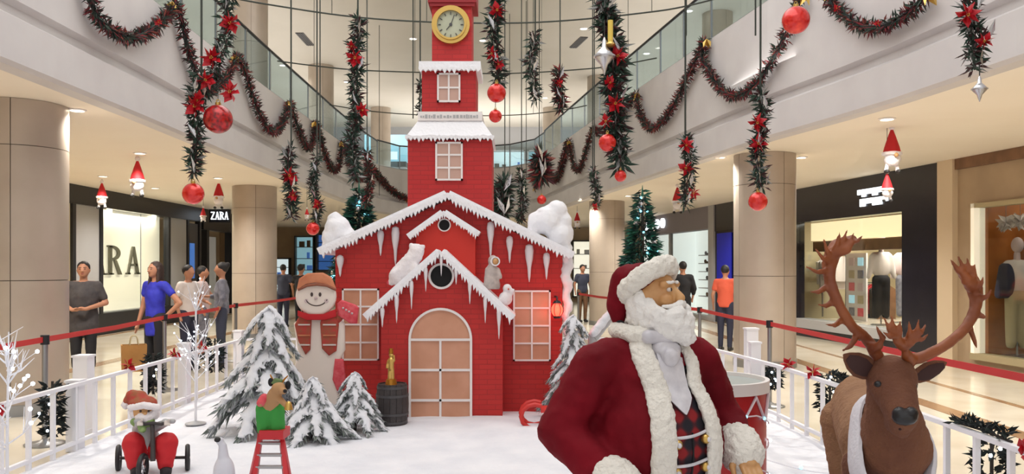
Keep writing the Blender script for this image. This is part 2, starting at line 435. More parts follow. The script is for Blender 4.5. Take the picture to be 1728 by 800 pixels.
# balustrades: each pane, post and handrail of its own
def balustrade(pl, ns, tops, h, label, step):
    pts = [Vector((x-n.x*.07, y-n.y*.07, t)) for (x, y), n, t in zip(pl, ns, tops)]
    th = thing('glass_balustrade', label, 'balustrade', pts[0])
    th['kind'] = 'structure'
    line = []; 
    for a, b in zip(pts, pts[1:]):
        k = max(1, round((b-a).length/step)); line += [a.lerp(b, i/k) for i in range(k)]
    line.append(pts[-1])
    obj('handrail', MB().tube([p+Vector((0,0,h)) for p in line], .028, 8), 'dark_metal', th, True)
    obj('base_channel', MB().tube([p+Vector((0,0,.02)) for p in line], .03, 6), 'steel', th)
    for i, p in enumerate(line):
        obj('post', MB().box(p.x-.015, p.x+.015, p.y-.02, p.y+.02, p.z, p.z+h), 'steel', th)
        if i: obj('pane', MB().bar(line[i-1]+Vector((0,0,h*.5)), p+Vector((0,0,h*.5)), .012, h*.92), 'balustrade_glass', th)
balustrade(LE[2:], NL[2:], TL[2:], .82, 'glass balustrade along the upper walkway above the letter shop', 1.6)
balustrade(BE, NB, TB, .85, 'curved glass balustrade at the far end of the atrium', 1.2)
balustrade(RE[:-1], NR[:-1], TR[:-1], .9, 'glass balustrade along the upper walkway above the dark shop', 1.6)
# columns clad in curved panels
def column(x, y, r, z0, z1, joints):
    c = bpy.data.objects.new('column', None); col.objects.link(c); c.location = (x, y, z0); c['kind'] = 'structure'
    obj('core', MB().cyl((x, y, z0), (x, y, z1), r-.012, n=40), 'joint_dark', c, True)
    zs = [z0]+joints+[z1]
    for a, b in zip(zs, zs[1:]):
        for k in range(4):
            vs = []; n = 10
            for i in range(n+1):
                t = math.radians(20+90*k+.5+89*i/n)
                for rr, zz in ((r-.012, a+.004), (r, a+.004), (r, b-.004), (r-.012, b-.004)): vs.append((x+rr*math.cos(t), y+rr*math.sin(t), zz))
            fs = [(i*4+q, i*4+(q+1) % 4, i*4+4+(q+1) % 4, i*4+4+q) for i in range(n) for q in range(4)]+[(3,2,1,0), (n*4, n*4+1, n*4+2, n*4+3)]
            obj('panel', MB().add(vs, fs), 'column_cladding', c, True)
    obj('base_ring', MB().cyl((x, y, z0), (x, y, z0+.12), r+.012, n=40), 'steel', c, True)
for (x, y) in ((-5.49, 9.26), (-5.8, 18.7), (4.08, 13.4), (2.62, 22.9)): column(x, y, .485, 0, HS, [1.45, 2.9])
for (x, y, r) in ((-5.55, 17.6, .36), (-6.1, 26.5, .4), (-5.3, 33.5, .4), (2.9, 28, .36), (1.6, 33.5, .36), (5.2, 21, .38)): column(x, y, r, 4.25, HU, [6.3])
# far and side walls of both storeys
LX = -9.6
def RX(Y): return 7.7-.148*(Y-12.5)
m = MB(); m.box(-14, 11, 38, 38.3, 0, HS); struct('wall_far_lower', m, 'wall_beige')
m = MB(); m.box(-14, 11, 38, 38.3, 4.25, HU); struct('wall_far_upper', m, 'panel_grey')
m = MB(); m.box(LX-.6, LX-.35, -4, 38, 4.25, HU); struct('wall_upper_left', m, 'upper_ceiling_paint')
m = MB(); m.add([(RX(-4)+.6,-4,4.25),(RX(38)+.6,38,4.25),(RX(38)+.6,38,HU),(RX(-4)+.6,-4,HU),(RX(-4)+.9,-4,4.25),(RX(38)+.9,38,4.25),(RX(38)+.9,38,HU),(RX(-4)+.9,-4,HU)], [(0,1,2,3),(7,6,5,4),(0,4,5,1),(3,2,6,7),(0,3,7,4),(1,5,6,2)]); struct('wall_upper_right', m, 'upper_ceiling_paint')
m = MB(); m.box(LX-4, LX-3.8, 14, 38, 0, HS); m.box(LX-4, LX, 13.8, 14, 0, HS); m.box(LX-.3, LX, -4, 17.6, 0, HS); struct('wall_shop_left', m, 'wall_cream')
def rmap(mb):
    """(s, depth, z) along the slanting shop line on the far side of the walkway -> world"""
    n = Vector((1, .148)).normalized()
    mb.v = [Vector((RX(p.x)+n.x*p.y, p.x+n.y*p.y, p.z)) for p in mb.v]; return mb
m = MB().box(-4, 38, 3.6, 3.8, 0, HS); struct('wall_shop_right', rmap(m), 'wall_beige')
# recessed downlights
GL = 'recessed ceiling downlights'
def downlight(x, y, z, power, label, real=True, r=.075, group=GL):
    t = thing('downlight', label, 'downlight', (x, y, z), group)
    obj('trim_ring', MB().lathe([(r*1.35,-.001),(r*1.35,-.012),(r*1.02,-.018),(r,-.001)], (x,y,z), 20, False), 'white_paint', t, True)
    obj('lens', MB().cyl((x,y,z-.004), (x,y,z-.001), r, n=20), 'lamp_glow', t)
    if real:
        d = bpy.data.lights.new('spot', 'SPOT'); d.energy = power; d.spot_size = math.radians(140); d.spot_blend = .7; d.shadow_soft_size = .08; d.color = (1, .94, .85)
        o = bpy.data.objects.new('spot', d); col.objects.link(o); o.parent = t; o.location = (0, 0, -.05)
for px, py, lab in ((130,185,'downlight in the soffit beside the wide pillar'), (236,258,'downlight above the red hanging figure by the pillar'), (174,297,'downlight over the black shop fascia'),
        (368,300,'downlight above the hanging figure near the blade sign'), (262,317,'oval downlight glowing over the lettered shop window'), (1497,200,'bright downlight above the hanging figures by the dark shop'),
        (1215,265,'downlight just left of the big pillar top'), (1352,265,'downlight just right of the big pillar top'), (425,314,'downlight at the head of the slim pillar'), (980,338,'downlight before the far slim pillar'), (1060,330,'downlight above the green tree on the walkway')):
    Y = (HS-CH)*F/(HY-py); q = P(px, py, Y); downlight(q.x, Y, HS, 250, lab)
for i, (x, y) in enumerate(((-7.2,5),(-7.2,9),(-8.3,21.5),(-8,30),(5.9,5.5),(5.8,9),(5.3,16.5),(4.6,22),(3.4,30),(-2,34))):
    downlight(x, y, HS, 330, ('walkway downlight out beyond the wide pillar','walkway downlight just behind the wide pillar','downlight over the lettered shop window floor','downlight over the far doorway','walkway downlight near the wood-lined window','walkway downlight before the beige wall','downlight between pillar and dark shop','downlight before the shoe shop pier','downlight over the shoe shop end','downlight under the far slab')[i])
for ui, (px, py) in enumerate(((437,66),(477,110),(540,130),(585,138),(697,65),(815,68),(985,48),(1091,90),(920,165),(955,165),(637,187),(644,205),(1162,18))):
    Y = (HU-CH)*F/(HY-py)
    if py > 100: Y = min(Y, 37)
    q = P(px, py, Y); downlight(q.x, Y, HU, 150, ('upper downlight behind the handrail near the leftmost flowers','upper downlight beside the first tall wire','upper downlight beside the lit upper column','upper downlight past the lit upper column','upper downlight close left of the clock','upper downlight close right of the clock','upper downlight beside the slot vent on the right','upper downlight beyond the right handrail','upper downlight above the far glass right of the tower','upper downlight behind the short reddish garland','upper downlight at the far end left of the tower','lower of two upper downlights at the far end','upper downlight at the top near the right handrail')[ui], px in (477, 637, 955, 815), .09, 'upper ceiling downlights')
for x0, y0, x1, y1 in ((505,55,524,76),(967,80,986,62)):
    a = P(x0, y0, (HU-CH)*F/(HY-y0)); b = P(x1, y1, (HU-CH)*F/(HY-y1)); a.z = b.z = HU-.01
    t = thing('ceiling_vent', 'dark slot air vent in the upper ceiling, %s of the clock tower' % ('left' if x0 < 760 else 'right'), 'vent', a, 'ceiling slot vents')
    obj('frame', MB().bar(a, b, .22, .02), 'panel_dark', t)
    for k in (-1, 0, 1): obj('slat', MB().bar(a+Vector((k*.06,0,-.012)), b+Vector((k*.06,0,-.012)), .025, .012), 'dark_metal', t)
# ================================================================ shops on the left walkway
def LS(y0, y1, d0, d1, z0, z1, mb=None): return (mb or MB()).box(LX-d1, LX-d0, y0, y1, z0, z1)
t = thing('shop_front', 'shop front with black fascia, lit white window and big grey letters', 'shop front', (LX, 17.6, 0)); SF = t
obj('fascia_board', LS(17.6, 25.6, -.06, .25, 2.98, HS-.002), 'sign_black', t)
obj('plinth', LS(17.6, 25.6, -.02, .3, .02, .5), 'dark_metal', t)
for y in (18.15, 19.36, 23.2, 24.55, 25.5): obj('mullion', LS(y-.07, y+.07, -.03, .12, .5, 2.98), 'dark_metal', t)
obj('grey_panel', LS(18.25, 19.3, 0, .06, .5, 2.98), 'panel_grey', t); obj('grey_panel', LS(23.3, 24.45, 0, .06, .5, 2.98), 'panel_grey', t)
obj('backdrop', LS(19.36, 23.2, .26, .3, .5, 2.98), mat('window_backdrop', (252, 244, 224), .7, emit=.55), t)
obj('backdrop_seam', LS(22.0, 22.04, .25, .26, .5, 2.98), 'panel_grey', t)
obj('pane', LS(19.55, 23.15, .03, .045, .5, 2.98), 'shop_glass', t)
obj('window_floor', LS(19.5, 23.2, .06, .26, .48, .52), 'panel_grey', t)
obj('side_pane', LS(17.62, 18.1, .03, .045, .5, 2.98), mat('pane_creamy', (196, 180, 140), .5, emit=.12), t)
area('window_wash', (LX-.15, 21.3, 2.93), .16, 3.2, 30, (1, .95, .84))
for y in (20.1, 22.6):
    obj('window_spotlight', MB().cyl((LX-.15, y, 2.98), (LX-.15, y, 2.88), .06, .05, 12), 'lamp_glow', t)
def letterA(u0, z0, wd, h, y): # returns strokes in (u, z)
    q = MB(); b = wd*.17
    q.prism([(u0, z0), (u0+b*.7, z0), (u0+wd*.5, z0+h*.86), (u0+wd*.42, z0+h)], *y); q.prism([(u0+wd-b*1.35, z0), (u0+wd, z0), (u0+wd*.6, z0+h), (u0+wd*.42, z0+h)], *y)
    q.prism([(u0+wd*.2, z0+h*.3), (u0+wd*.8, z0+h*.3), (u0+wd*.78, z0+h*.38), (u0+wd*.22, z0+h*.38)], *y)
    q.prism([(u0-b*.7, z0), (u0+b*1.3, z0), (u0+b*1.3, z0+h*.06), (u0-b*.7, z0+h*.06)], *y); q.prism([(u0+wd-b*2, z0), (u0+wd+b*.6, z0), (u0+wd+b*.6, z0+h*.06), (u0+wd-b*2, z0+h*.06)], *y)
    return q
def arc(c, ro, ri, a0, a1, y, ax=1.0): return MB().ring((c[0], 0, c[1]), ro, ri, y[0], y[1], 14, a0, a1, ax)
def merge(*ms):
    q = MB()
    for a in ms: q.add(a.v, a.f)
    return q
def letterR(u0, z0, wd, h, y):
    q = MB(); b = wd*.24
    q.prism([(u0, z0), (u0+b, z0), (u0+b, z0+h), (u0, z0+h)], *y); q.prism([(u0-b*.5, z0), (u0+b*1.6, z0), (u0+b*1.6, z0+h*.06), (u0-b*.5, z0+h*.06)], *y); q.prism([(u0-b*.5, z0+h*.94), (u0+b, z0+h*.94), (u0+b, z0+h), (u0-b*.5, z0+h)], *y)
    q.prism([(u0+wd*.4, z0+h*.5), (u0+wd*.62, z0+h*.5), (u0+wd*1.08, z0), (u0+wd*.8, z0)], *y)
    return merge(q, arc((u0+b, z0+h*.74), h*.26, h*.17, -math.pi/2, math.pi/2, y, wd*.7/(h*.26)))
def letterZ(u0, z0, wd, h, y):
    q = MB(); b = h*.12
    q.prism([(u0, z0), (u0+wd, z0), (u0+wd, z0+b), (u0, z0+b)], *y); q.prism([(u0, z0+h-b), (u0+wd, z0+h-b), (u0+wd, z0+h), (u0, z0+h)], *y)
    return q.prism([(u0, z0+b), (u0+wd*.25, z0+b), (u0+wd, z0+h-b), (u0+wd*.75, z0+h-b)], *y)
def letterL(u0, z0, wd, h, y): b = h*.2; return MB().prism([(u0, z0), (u0+b, z0), (u0+b, z0+h), (u0, z0+h)], *y).prism([(u0+b, z0), (u0+wd, z0), (u0+wd, z0+b), (u0+b, z0+b)], *y)
def letterD(u0, z0, wd, h, y): b = h*.2; return merge(MB().prism([(u0, z0), (u0+b, z0), (u0+b, z0+h), (u0, z0+h)], *y), arc((u0+b, z0+h/2), h/2, h/2-b, -math.pi/2, math.pi/2, y, (wd-b)/(h/2)))
def letterO(u0, z0, wd, h, y): return arc((u0+wd/2, z0+h/2), h/2, h/2-h*.2, 0, 2*math.pi, y, wd/h)
def lmap(mb, d0=0.0):
    """letter space (u along the left shop line, depth, z) -> world, facing the walkway"""
    mb.v = [Vector((LX-p.y-d0, p.x, p.z)) for p in mb.v]; return mb
for k, (fn, u0, wd) in enumerate(((letterA, 19.36, .62), (letterR, 20.2, .62), (letterA, 21.18, .66))):
    obj('letter', lmap(fn(u0, 1.4, wd, .72, (.0, .04)), .2), 'letter_grey', SF)
# blade sign with the shop's name and the doorway beyond it
t = thing('blade_sign', 'black projecting sign with small lit white letters above the doorway', 'sign', (LX+.5, 25.9, 2.98))
obj('board', MB().box(-9.45, -8.8, 25.9, 26.0, 2.98, HS-.01), 'sign_black', t)
for k, fn in enumerate((letterZ, letterA, letterR, letterA)): obj('letter', fn(-9.39+k*.142, 3.07, .11, .24, (25.86, 25.9)), 'lit_letters', t)
t = thing('shop_doorway', 'dark framed doorway with grey poster panel past the lettered window', 'doorway', (LX, 26, 0))
obj('header', LS(25.7, 29.5, -.05, .2, 2.75, HS-.002), 'sign_black', t)
for y in (26.1, 28.4): obj('jamb', LS(y-.1, y+.1, -.04, .2, 0, 2.75), 'dark_metal', t)
obj('screen', LS(26.2, 28.3, .5, .55, .2, 2.6), mat('screen_grey', (176, 176, 172), .5, emit=.18), t)
obj('poster', LS(26.35, 27.0, .45, .5, 1.2, 2.45), mat('poster_print', (40, 38, 44), .5, c2=(214, 206, 214), scale=3.0, detail=1), t)
t = thing('advert_screen', 'tall narrow glowing blue display panel beside the doorway', 'display', (LX, 24.7, 0))
obj('screen', LS(24.7, 25.05, -.02, .02, 1.25, 2.3), 'lit_blue', t); obj('frame', LS(24.66, 25.4, .02, .06, .5, 2.9), 'panel_dark', t)
# ---------------- far shop row at the end of the atrium, ground level (seen beside the house) and upper level
def lit_bay(x0, x1, y, z0, z1, m, label, shelves=3, colr='panel_dark', seed=0):
    t = thing('shop_window', label, 'shop window', (x0, y, z0)); r = random.Random(seed)
    obj('back_panel', MB().box(x0+.06, x1-.06, y+.28, y+.32, z0+.06, z1-.06), m, t)
    obj('frame', MB().box(x0, x0+.06, y, y+.3, z0, z1).box(x1-.06, x1, y, y+.3, z0, z1).box(x0, x1, y, y+.3, z0, z0+.06).box(x0, x1, y, y+.3, z1-.06, z1), colr, t)
    for k in range(shelves):
        z = z0+(z1-z0)*(k+1)/(shelves+1); obj('shelf', MB().box(x0+.06, x1-.06, y+.1, y+.28, z, z+.03), colr, t)
        n = int((x1-x0)/.35)
        for j in range(n):
            if r.random() < .75:
                x = x0+.2+j*.35; s = r.uniform(.1, .26)
                obj('goods', MB().box(x, x+s, y+.12, y+.26, z+.03, z+.03+r.uniform(.12, .3)), r.choice(['panel_dark','cloth_white','shop_brown','lit_blue','cloth_khaki','lit_teal','cap_red']), t)
    obj('pane', MB().box(x0+.06, x1-.06, y+.02, y+.03, z0+.06, z1-.06), 'shop_glass', t)
for k, (x0, x1, z0, z1, mm, lab) in enumerate(((-10.9,-10.1,.2,2.0,'lit_cold','narrow white lit window at the far end by the slim pillar'), (-9.9,-9.0,.9,3.0,'lit_teal','teal lit shop window behind the slim pillar'),
        (-8.9,-8.0,1.4,3.1,'lit_blue','blue lit shop window far behind the snowman board'), (-7.9,-6.9,.3,2.4,'lit_warm','warm lit shop window far behind the snowman board'), (1.9,2.7,1.6,3.0,'lit_blue','blue lit window between the house and the far pillar'), (2.75,3.6,.2,2.8,'lit_white','white lit window beside the far pillar'))):
    lit_bay(x0, x1, 37.68, z0, z1, mm, lab, 3, 'panel_dark', k)
for k, (x0, x1, mm, lab) in enumerate(((-9.5,-7.6,'lit_teal','upper pale teal shop window at the far end, first bay'), (-7.5,-5.7,'lit_cold','upper white shop window at the far end, second bay'), (-5.6,-3.9,'lit_teal','upper teal shop window just left of the tower'),
        (-1.0,.6,'lit_cold','upper white shop window just right of the tower'), (.7,2.4,'lit_teal','upper teal shop window past the tower'), (2.5,5.0,'lit_cold','upper white shop window at the far end, last bay'))):
    lit_bay(x0, x1, 37.68, 4.5, 6.9, mm, lab, 2, 'panel_grey', k+20)
t = thing('counter_canopy', 'dark curved counter canopy with white lit strip on the far upper floor', 'counter', P(650, 285, 34.5)); q = P(650, 283, 34.5)
obj('canopy', MB().box(q.x-.9, q.x+.9, 34.2, 34.8, q.z, q.z+.22), 'panel_dark', t); obj('light_strip', MB().box(q.x-.75, q.x+.55, 34.14, 34.2, q.z+.3, q.z+.62), 'lit_cold', t); obj('back_board', MB().box(q.x-.9, q.x+.9, 34.7, 34.8, q.z+.22, q.z+1.4), 'lit_teal', t)
obj('counter', MB().box(q.x-.9, q.x+.9, 34.3, 34.7, 4.26, q.z), 'panel_grey', t)
# ================================================================ shops on the right walkway
t = thing('shop_front', 'dark navy shop front with blue-white sign and bright clothes window', 'shop front', (RX(17), 17, 0)); DS = t
obj('fascia_board', rmap(MB().box(14.25, 24.2, -.08, .2, 2.62, HS-.002)), 'sign_navy', t)
obj('side_panel', rmap(MB().box(14.25, 15.34, -.08, .2, 0, 2.62)), 'sign_navy', t); obj('side_panel', rmap(MB().box(19.45, 24.2, -.06, .2, 0, 2.62)), 'sign_navy', t)
obj('light_box', rmap(MB().box(15.36, 19.43, .35, .6, 2.2, 2.61)), 'lit_warm', t)
obj('window_sill', rmap(MB().box(15.3, 19.45, -.1, .3, .2, .4)), 'panel_grey', t)
obj('window_floor', rmap(MB().box(15.3, 19.45, .2, 3.6, .3, .38)), 'floor_stone', t)
obj('lower_panel', rmap(MB().box(15.34, 19.45, -.04, .2, 0, .2)), 'sign_navy', t)
obj('header_beam', rmap(MB().box(15.36, 19.43, .4, .7, 1.95, 2.18)), 'shop_brown', t)
obj('pane', rmap(MB().box(15.36, 19.43, .02, .035, .4, 2.62)), 'shop_glass', t)
obj('back_wall', rmap(MB().box(14.5, 20.5, 3.3, 3.5, 0, HS)), 'shop_brown', t)
obj('inner_wall', rmap(MB().box(20.3, 20.5, .2, 3.4, 0, HS)), 'cloth_khaki', t); obj('inner_wall', rmap(MB().box(14.5, 14.7, .2, 3.4, 0, HS)), 'shop_brown', t)
d = area('shop_lamp', (RX(17.3)+1.5, 17.5, 2.9), 1.5, 3.5, 300, (1, .95, .86))
# sign: two short rows of glowing strokes, too blurred to read
r = random.Random(3)
for row, z in ((0, 2.99), (1, 2.8)):
    u = 15.75
    while u < (16.75 if row == 0 else 16.5):
        wd = r.uniform(.1, .2); obj('sign_stroke', rmap(MB().box(u, u+wd, -.11, -.08, z+r.choice((0, .05)), z+.15)), 'lit_letters', DS); u += wd+.035
# clothes in the window: rails, shelves and a dressed dummy
def rack(s0, s1, dep, z, cols, label, seed):
    t = thing('clothes_rail', label, 'clothes rail', rmap(MB().add([(s0, dep, .38)], [])).v[0]); r = random.Random(seed)
    obj('rail', rmap(MB().box(s0, s1, dep-.015, dep+.015, z, z+.03)), 'steel', t)
    for s in (s0+.03, s1-.03): obj('upright', rmap(MB().box(s-.015, s+.015, dep-.015, dep+.015, .38, z)), 'steel', t)
    s = s0+.1
    while s < s1-.1:
        L = r.uniform(.55, .85); wd = .07
        mb = MB(); mb.add([(s, dep-.05, z-.02),(s+wd, dep-.05, z-.02),(s+wd, dep+.05, z-.02),(s, dep+.05, z-.02),(s, dep-.24, z-.14),(s+wd, dep-.24, z-.14),(s+wd, dep+.24, z-.14),(s, dep+.24, z-.14),(s, dep-.22, z-L),(s+wd, dep-.22, z-L),(s+wd, dep+.22, z-L),(s, dep+.22, z-L)],
            [(0,3,2,1),(0,1,5,4),(1,2,6,5),(2,3,7,6),(3,0,4,7),(4,5,9,8),(5,6,10,9),(6,7,11,10),(7,4,8,11),(8,9,10,11)])
        obj('garment', rmap(mb), r.choice(cols), t); s += .13
rack(19.0, 20.1, 1.0, 1.85, ['cloth_white','cloth_grey','panel_dark','cloth_white'], 'clothes rail with pale garments beside the big pillar', 1)
rack(18.9, 20.1, 2.0, 1.2, ['shop_brown','cap_red','shop_dark','cloth_denim'], 'clothes rail with dark brown garments at the back of the window', 2)
rack(16.45, 17.0, 1.2, 1.75, ['cloth_black','cloth_white','cloth_navy','cloth_khaki'], 'clothes rail with black and white garments beside the dark panel', 3)
def dummy(pos, top, legs, label, rz=0):
    """headless display dummy: torso with sleeves, trousers, stand"""
    t = thing('mannequin', label, 'mannequin', pos); x, y, z = pos
    b = MB().ell((x, y, z+1.25), (.2, .13, .3)).cap((x-.19, y, z+1.42), (x-.27, y-.02, z+1.0), .065, .05).cap((x+.19, y, z+1.42), (x+.27, y-.02, z+1.0), .065, .05).cap((x-.14, y, z+1.46), (x+.14, y, z+1.46), .07)
    obj('top', blob(b, .03, 2), top, t, True)
    obj('trousers', blob(MB().cap((x-.09, y, z+.95), (x-.1, y, z+.2), .1, .075).cap((x+.09, y, z+.95), (x+.1, y, z+.2), .1, .075).ell((x, y, z+.95), (.18, .13, .14)), .03, 2), legs, t, True)
    obj('neck', MB().cap((x, y, z+1.5), (x, y, z+1.62), .05, .045), 'cloth_pale', t, True)
    obj('head', MB().ell((x, y-.01, z+1.76), (.085, .1, .125)), 'cloth_pale', t, True)
    obj('stand', MB().cyl((x, y, z), (x, y, z+.02), .2, n=20).cyl((x, y, z+.02), (x, y, z+.5), .015), 'steel', t)
q = rmap(MB().add([(17.2, .7, .38)], [])).v[0]; dummy(q, 'cloth_white', 'cloth_black', 'shop dummy in white printed tee and black trousers in the dark shop window')
q2 = rmap(MB().add([(17.75, 1.6, .38)], [])).v[0]; dummy(q2, 'cloth_pale', 'cloth_grey', 'shop dummy in pale top standing behind the white-tee dummy')
t = thing('poster_board', 'pale poster board with small faded prints in the dark shop window', 'poster', rmap(MB().add([(17.3, .9, .4)], [])).v[0])
obj('board', rmap(MB().box(18.0, 18.8, .86, .9, .4, 1.9)), 'cloth_white', t)
for i in range(5):
    for j in range(2): obj('print', rmap(MB().box(18.1+j*.35, 18.3+j*.35, .84, .86, .5+i*.28, .68+i*.28)), ('mitten_red','cloth_grey','cloth_khaki','lit_teal','cloth_pale')[(i*2+j) % 5], t)
# beige pilaster and the wood-lined window
struct('trim_5', rmap(MB().box(13.88, 14.27, -.14, .2, 0, HS-.002)), 'wall_cream')
m = MB(); m.box(-4, 13.88, -.04, .2, 2.62, HS-.18); m.box(13.5, 13.88, -.04, .2, 0, 2.62); m.box(-4, 13.5, -.04, .2, 0, .16); m.box(-4, 9.4, -.04, .2, .16, 2.62)
struct('wall_shop_beige', rmap(m), 'wall_beige'); struct('trim_6', rmap(MB().box(-4, 13.88, -.1, .2, HS-.18, HS-.002)), 'shop_brown')
t = thing('window_display', 'white framed shop window lined with orange wood beside the pilaster', 'shop window', (RX(12.5), 12.5, .16))
obj('frame_post', rmap(MB().box(13.42, 13.5, -.1, .1, .16, 2.62)), mat('frame_glow', (240, 232, 210), .5, emit=.5), t); obj('frame_post', rmap(MB().box(9.4, 9.55, -.1, .1, .16, 2.62)), 'white_paint', t)  # first post glows by itself so that it looks brightly lit
obj('frame_head', rmap(MB().box(9.4, 13.5, -.1, .1, 2.55, 2.62)), 'cloth_khaki', t); obj('frame_sill', rmap(MB().box(9.4, 13.5, -.12, .15, .1, .2)), 'cloth_khaki', t)
obj('display_floor', rmap(MB().box(9.4, 13.5, .1, 2.4, .1, .18)), 'panel_grey', t); obj('wood_panel', rmap(MB().box(13.35, 13.45, .1, 2.4, .18, HS)), 'wood_orange', t)
obj('back_panel', rmap(MB().box(9.4, 13.5, 2.3, 2.4, .18, HS)), 'shop_dark', t); obj('pane', rmap(MB().box(9.55, 13.42, 0, .012, .2, 2.55)), 'shop_glass', t); obj('end_panel', rmap(MB().box(9.3, 9.4, .1, 2.4, .18, HS)), 'shop_dark', t)
area('display_lamp', tuple(rmap(MB().add([(11.8, .9, 3.2)], [])).v[0]), 1.2, 2.6, 34, (1, .92, .8))
q = rmap(MB().add([(13.0, .32, .18)], [])).v[0]; dummy(q, 'cloth_white', 'cloth_khaki', 'shop dummy in white and pink top and cream trousers in the wood-lined window')
o = bpy.data.objects.get('mannequin.002')
obj('jacket', blob(MB().cap(q+Vector((-.2,0,1.4)), q+Vector((-.28,0,.98)), .085, .075).ell(q+Vector((-.16,0,1.2)), (.1,.15,.3)), .03, 2), 'cloth_navy', o, True)
t = thing('display_plant', 'leafy green display plant hanging behind the cream trousers dummy', 'plant', rmap(MB().add([(12.6, 1.6, 1.2)], [])).v[0]); r = random.Random(9)
lf = MB(); p0 = rmap(MB().add([(12.85, .95, .25)], [])).v[0]
for i in range(420): lf.leaf(p0+Vector((r.uniform(-.3,.6), r.uniform(-.3,.3), r.uniform(.7,2.2))), (r.uniform(-1,1), r.uniform(-1,1), r.uniform(-.8,.6)), r.uniform(.12,.24), .07)
obj('leaves', lf, 'tree_green', t); obj('stem', MB().tube([p0+Vector((.2,0,0)), p0+Vector((.1,0,1)), p0+Vector((.2,0,2.2))], .02), 'bark', t)
for k in range(2):
    p = rmap(MB().add([(13.15-.3*k, .25, 2.3)], [])).v[0]; t = thing('paper_star', ('white paper blossom hung at the top of the wood-lined window', 'second white paper blossom hung further along the wood-lined window')[k], 'ornament', p)
    mb = MB()
    for i in range(26): mb.leaf(p, (r.uniform(-1,1), r.uniform(-1,1), r.uniform(-1,1)), .17, .09)
    obj('petals', mb, 'cloth_white', t); obj('thread', MB().cyl(p, p+Vector((0,0,.9)), .004, n=5), 'steel', t)
# shoe shop with lit white interior
t = thing('shop_front', 'grey shop front with white letters and bright white shelves', 'shop front', (RX(27), 27, 0)); AS = t
obj('fascia_board', rmap(MB().box(24.55, 31, -.1, .2, 2.72, HS-.002)), mat('fascia_grey', (128, 122, 130), .5), t)
obj('pier', rmap(MB().box(24.15, 24.55, -.12, .25, 0, HS-.002)), 'panel_grey', t)
obj('side_wall', rmap(MB().box(31.6, 31.8, .2, 3.5, 0, HS)), mat('shop_glow_wall', (240, 246, 246), .6, emit=.62), t)  # wall given its own glow, in place of lamps inside the shop
obj('back_wall', rmap(MB().box(24.3, 31.8, 2.2, 2.4, 0, HS)), 'shop_glow_wall', t)
obj('pane', rmap(MB().box(24.55, 31, .02, .035, .1, 2.72)), 'shop_glass', t); obj('mullion', rmap(MB().box(28.2, 28.3, -.02, .1, .1, 2.72)), 'panel_grey', t); obj('sill', rmap(MB().box(24.5, 31, -.03, .2, 0, .12)), 'panel_grey', t)
for k, (fn, u0) in enumerate(((letterA, 30.05), (letterL, 29.45), (letterD, 28.95), (letterO, 28.4))):
    mb = fn(0, 2.93, .4, .34, (0, .06)); mb.v = [Vector((u0+.4-p.x, -.16+p.y, p.z)) for p in mb.v]; obj('letter', rmap(mb), 'lit_letters', t)
t = thing('shoe_shelving', 'white wall shelving with rows of dark shoes in the bright shop', 'shelving', rmap(MB().add([(25, 2, 0)], [])).v[0]); r = random.Random(5)
for k in range(6):
    z = .5+k*.3; obj('shelf', rmap(MB().box(24.8, 30.5, 1.9, 2.2, z, z+.03)), 'panel_grey', t)
    for j in range(9):
        s = 24.9+j*.6+r.uniform(0, .2)
        if r.random() < .8: obj('shoe', rmap(merge(MB().ell((s+.1, 2.0, z+.06), (.14, .06, .05), 8, 5), MB().ell((s+.19, 2.0, z+.1), (.05, .05, .07), 8, 5))), r.choice(['panel_grey','shop_brown','cloth_grey','panel_dark']), t, True)
t = thing('price_board', 'grey framed notice in the bright shoe shop window', 'notice', rmap(MB().add([(26.4, 1.7, 2)], [])).v[0])
obj('board', rmap(MB().box(26.0, 26.9, 1.68, 1.72, 2.1, 2.55)), 'panel_grey', t); obj('sheet', rmap(MB().box(26.5, 26.85, 1.66, 1.68, 2.15, 2.4)), 'cloth_white', t)
single('banner', rmap(MB().box(22.9, 23.9, -.12, -.09, 1.2, 2.55)), 'banner_blue', 'tall blue banner on the dark wall beside the big pillar', 'banner')

# unseen area lights added on the upper walkways to brighten the upper ceiling
for n, (x, y, sx, sy, pw) in enumerate(((-7.2, 20, 3.5, 26, 560), (4.9, 22, 3.0, 22, 500), (-1.5, 34.5, 8, 4, 420))):
    area('added_uplight', (x, y, 4.4), sx, sy, pw, (1, .97, .93), (math.pi, 0, 0))
# ================================================================ the snow field
def ground_z(x, y):
    e = min(1, max(0, (x+3.72)/.5), max(0, (2.75-x)/.5)); 
    return .025+.05*e*(.6+noise.noise(Vector((x*.7, y*.7, 0))))*1.0+.012*noise.noise(Vector((x*3, y*3, 5)))
m = MB(); nx, ny = 110, 150; x0, x1, y0, y1 = -3.8, 2.82, .8, 11.6; vs = []
for j in range(ny+1):
    for i in range(nx+1):
        x = lerp(x0, x1, i/nx); y = lerp(y0, y1, j/ny); b = i in (0, nx) or j in (0, ny); vs.append((x, y, .002 if b else max(.012, ground_z(x, y))))
m.add(vs, [(j*(nx+1)+i, j*(nx+1)+i+1, (j+1)*(nx+1)+i+1, (j+1)*(nx+1)+i) for j in range(ny) for i in range(nx)])
single('snow_blanket', m, 'snow_ground', 'white fake snow blanket covering the fenced display ground', 'snow', kind='stuff', smooth=True)
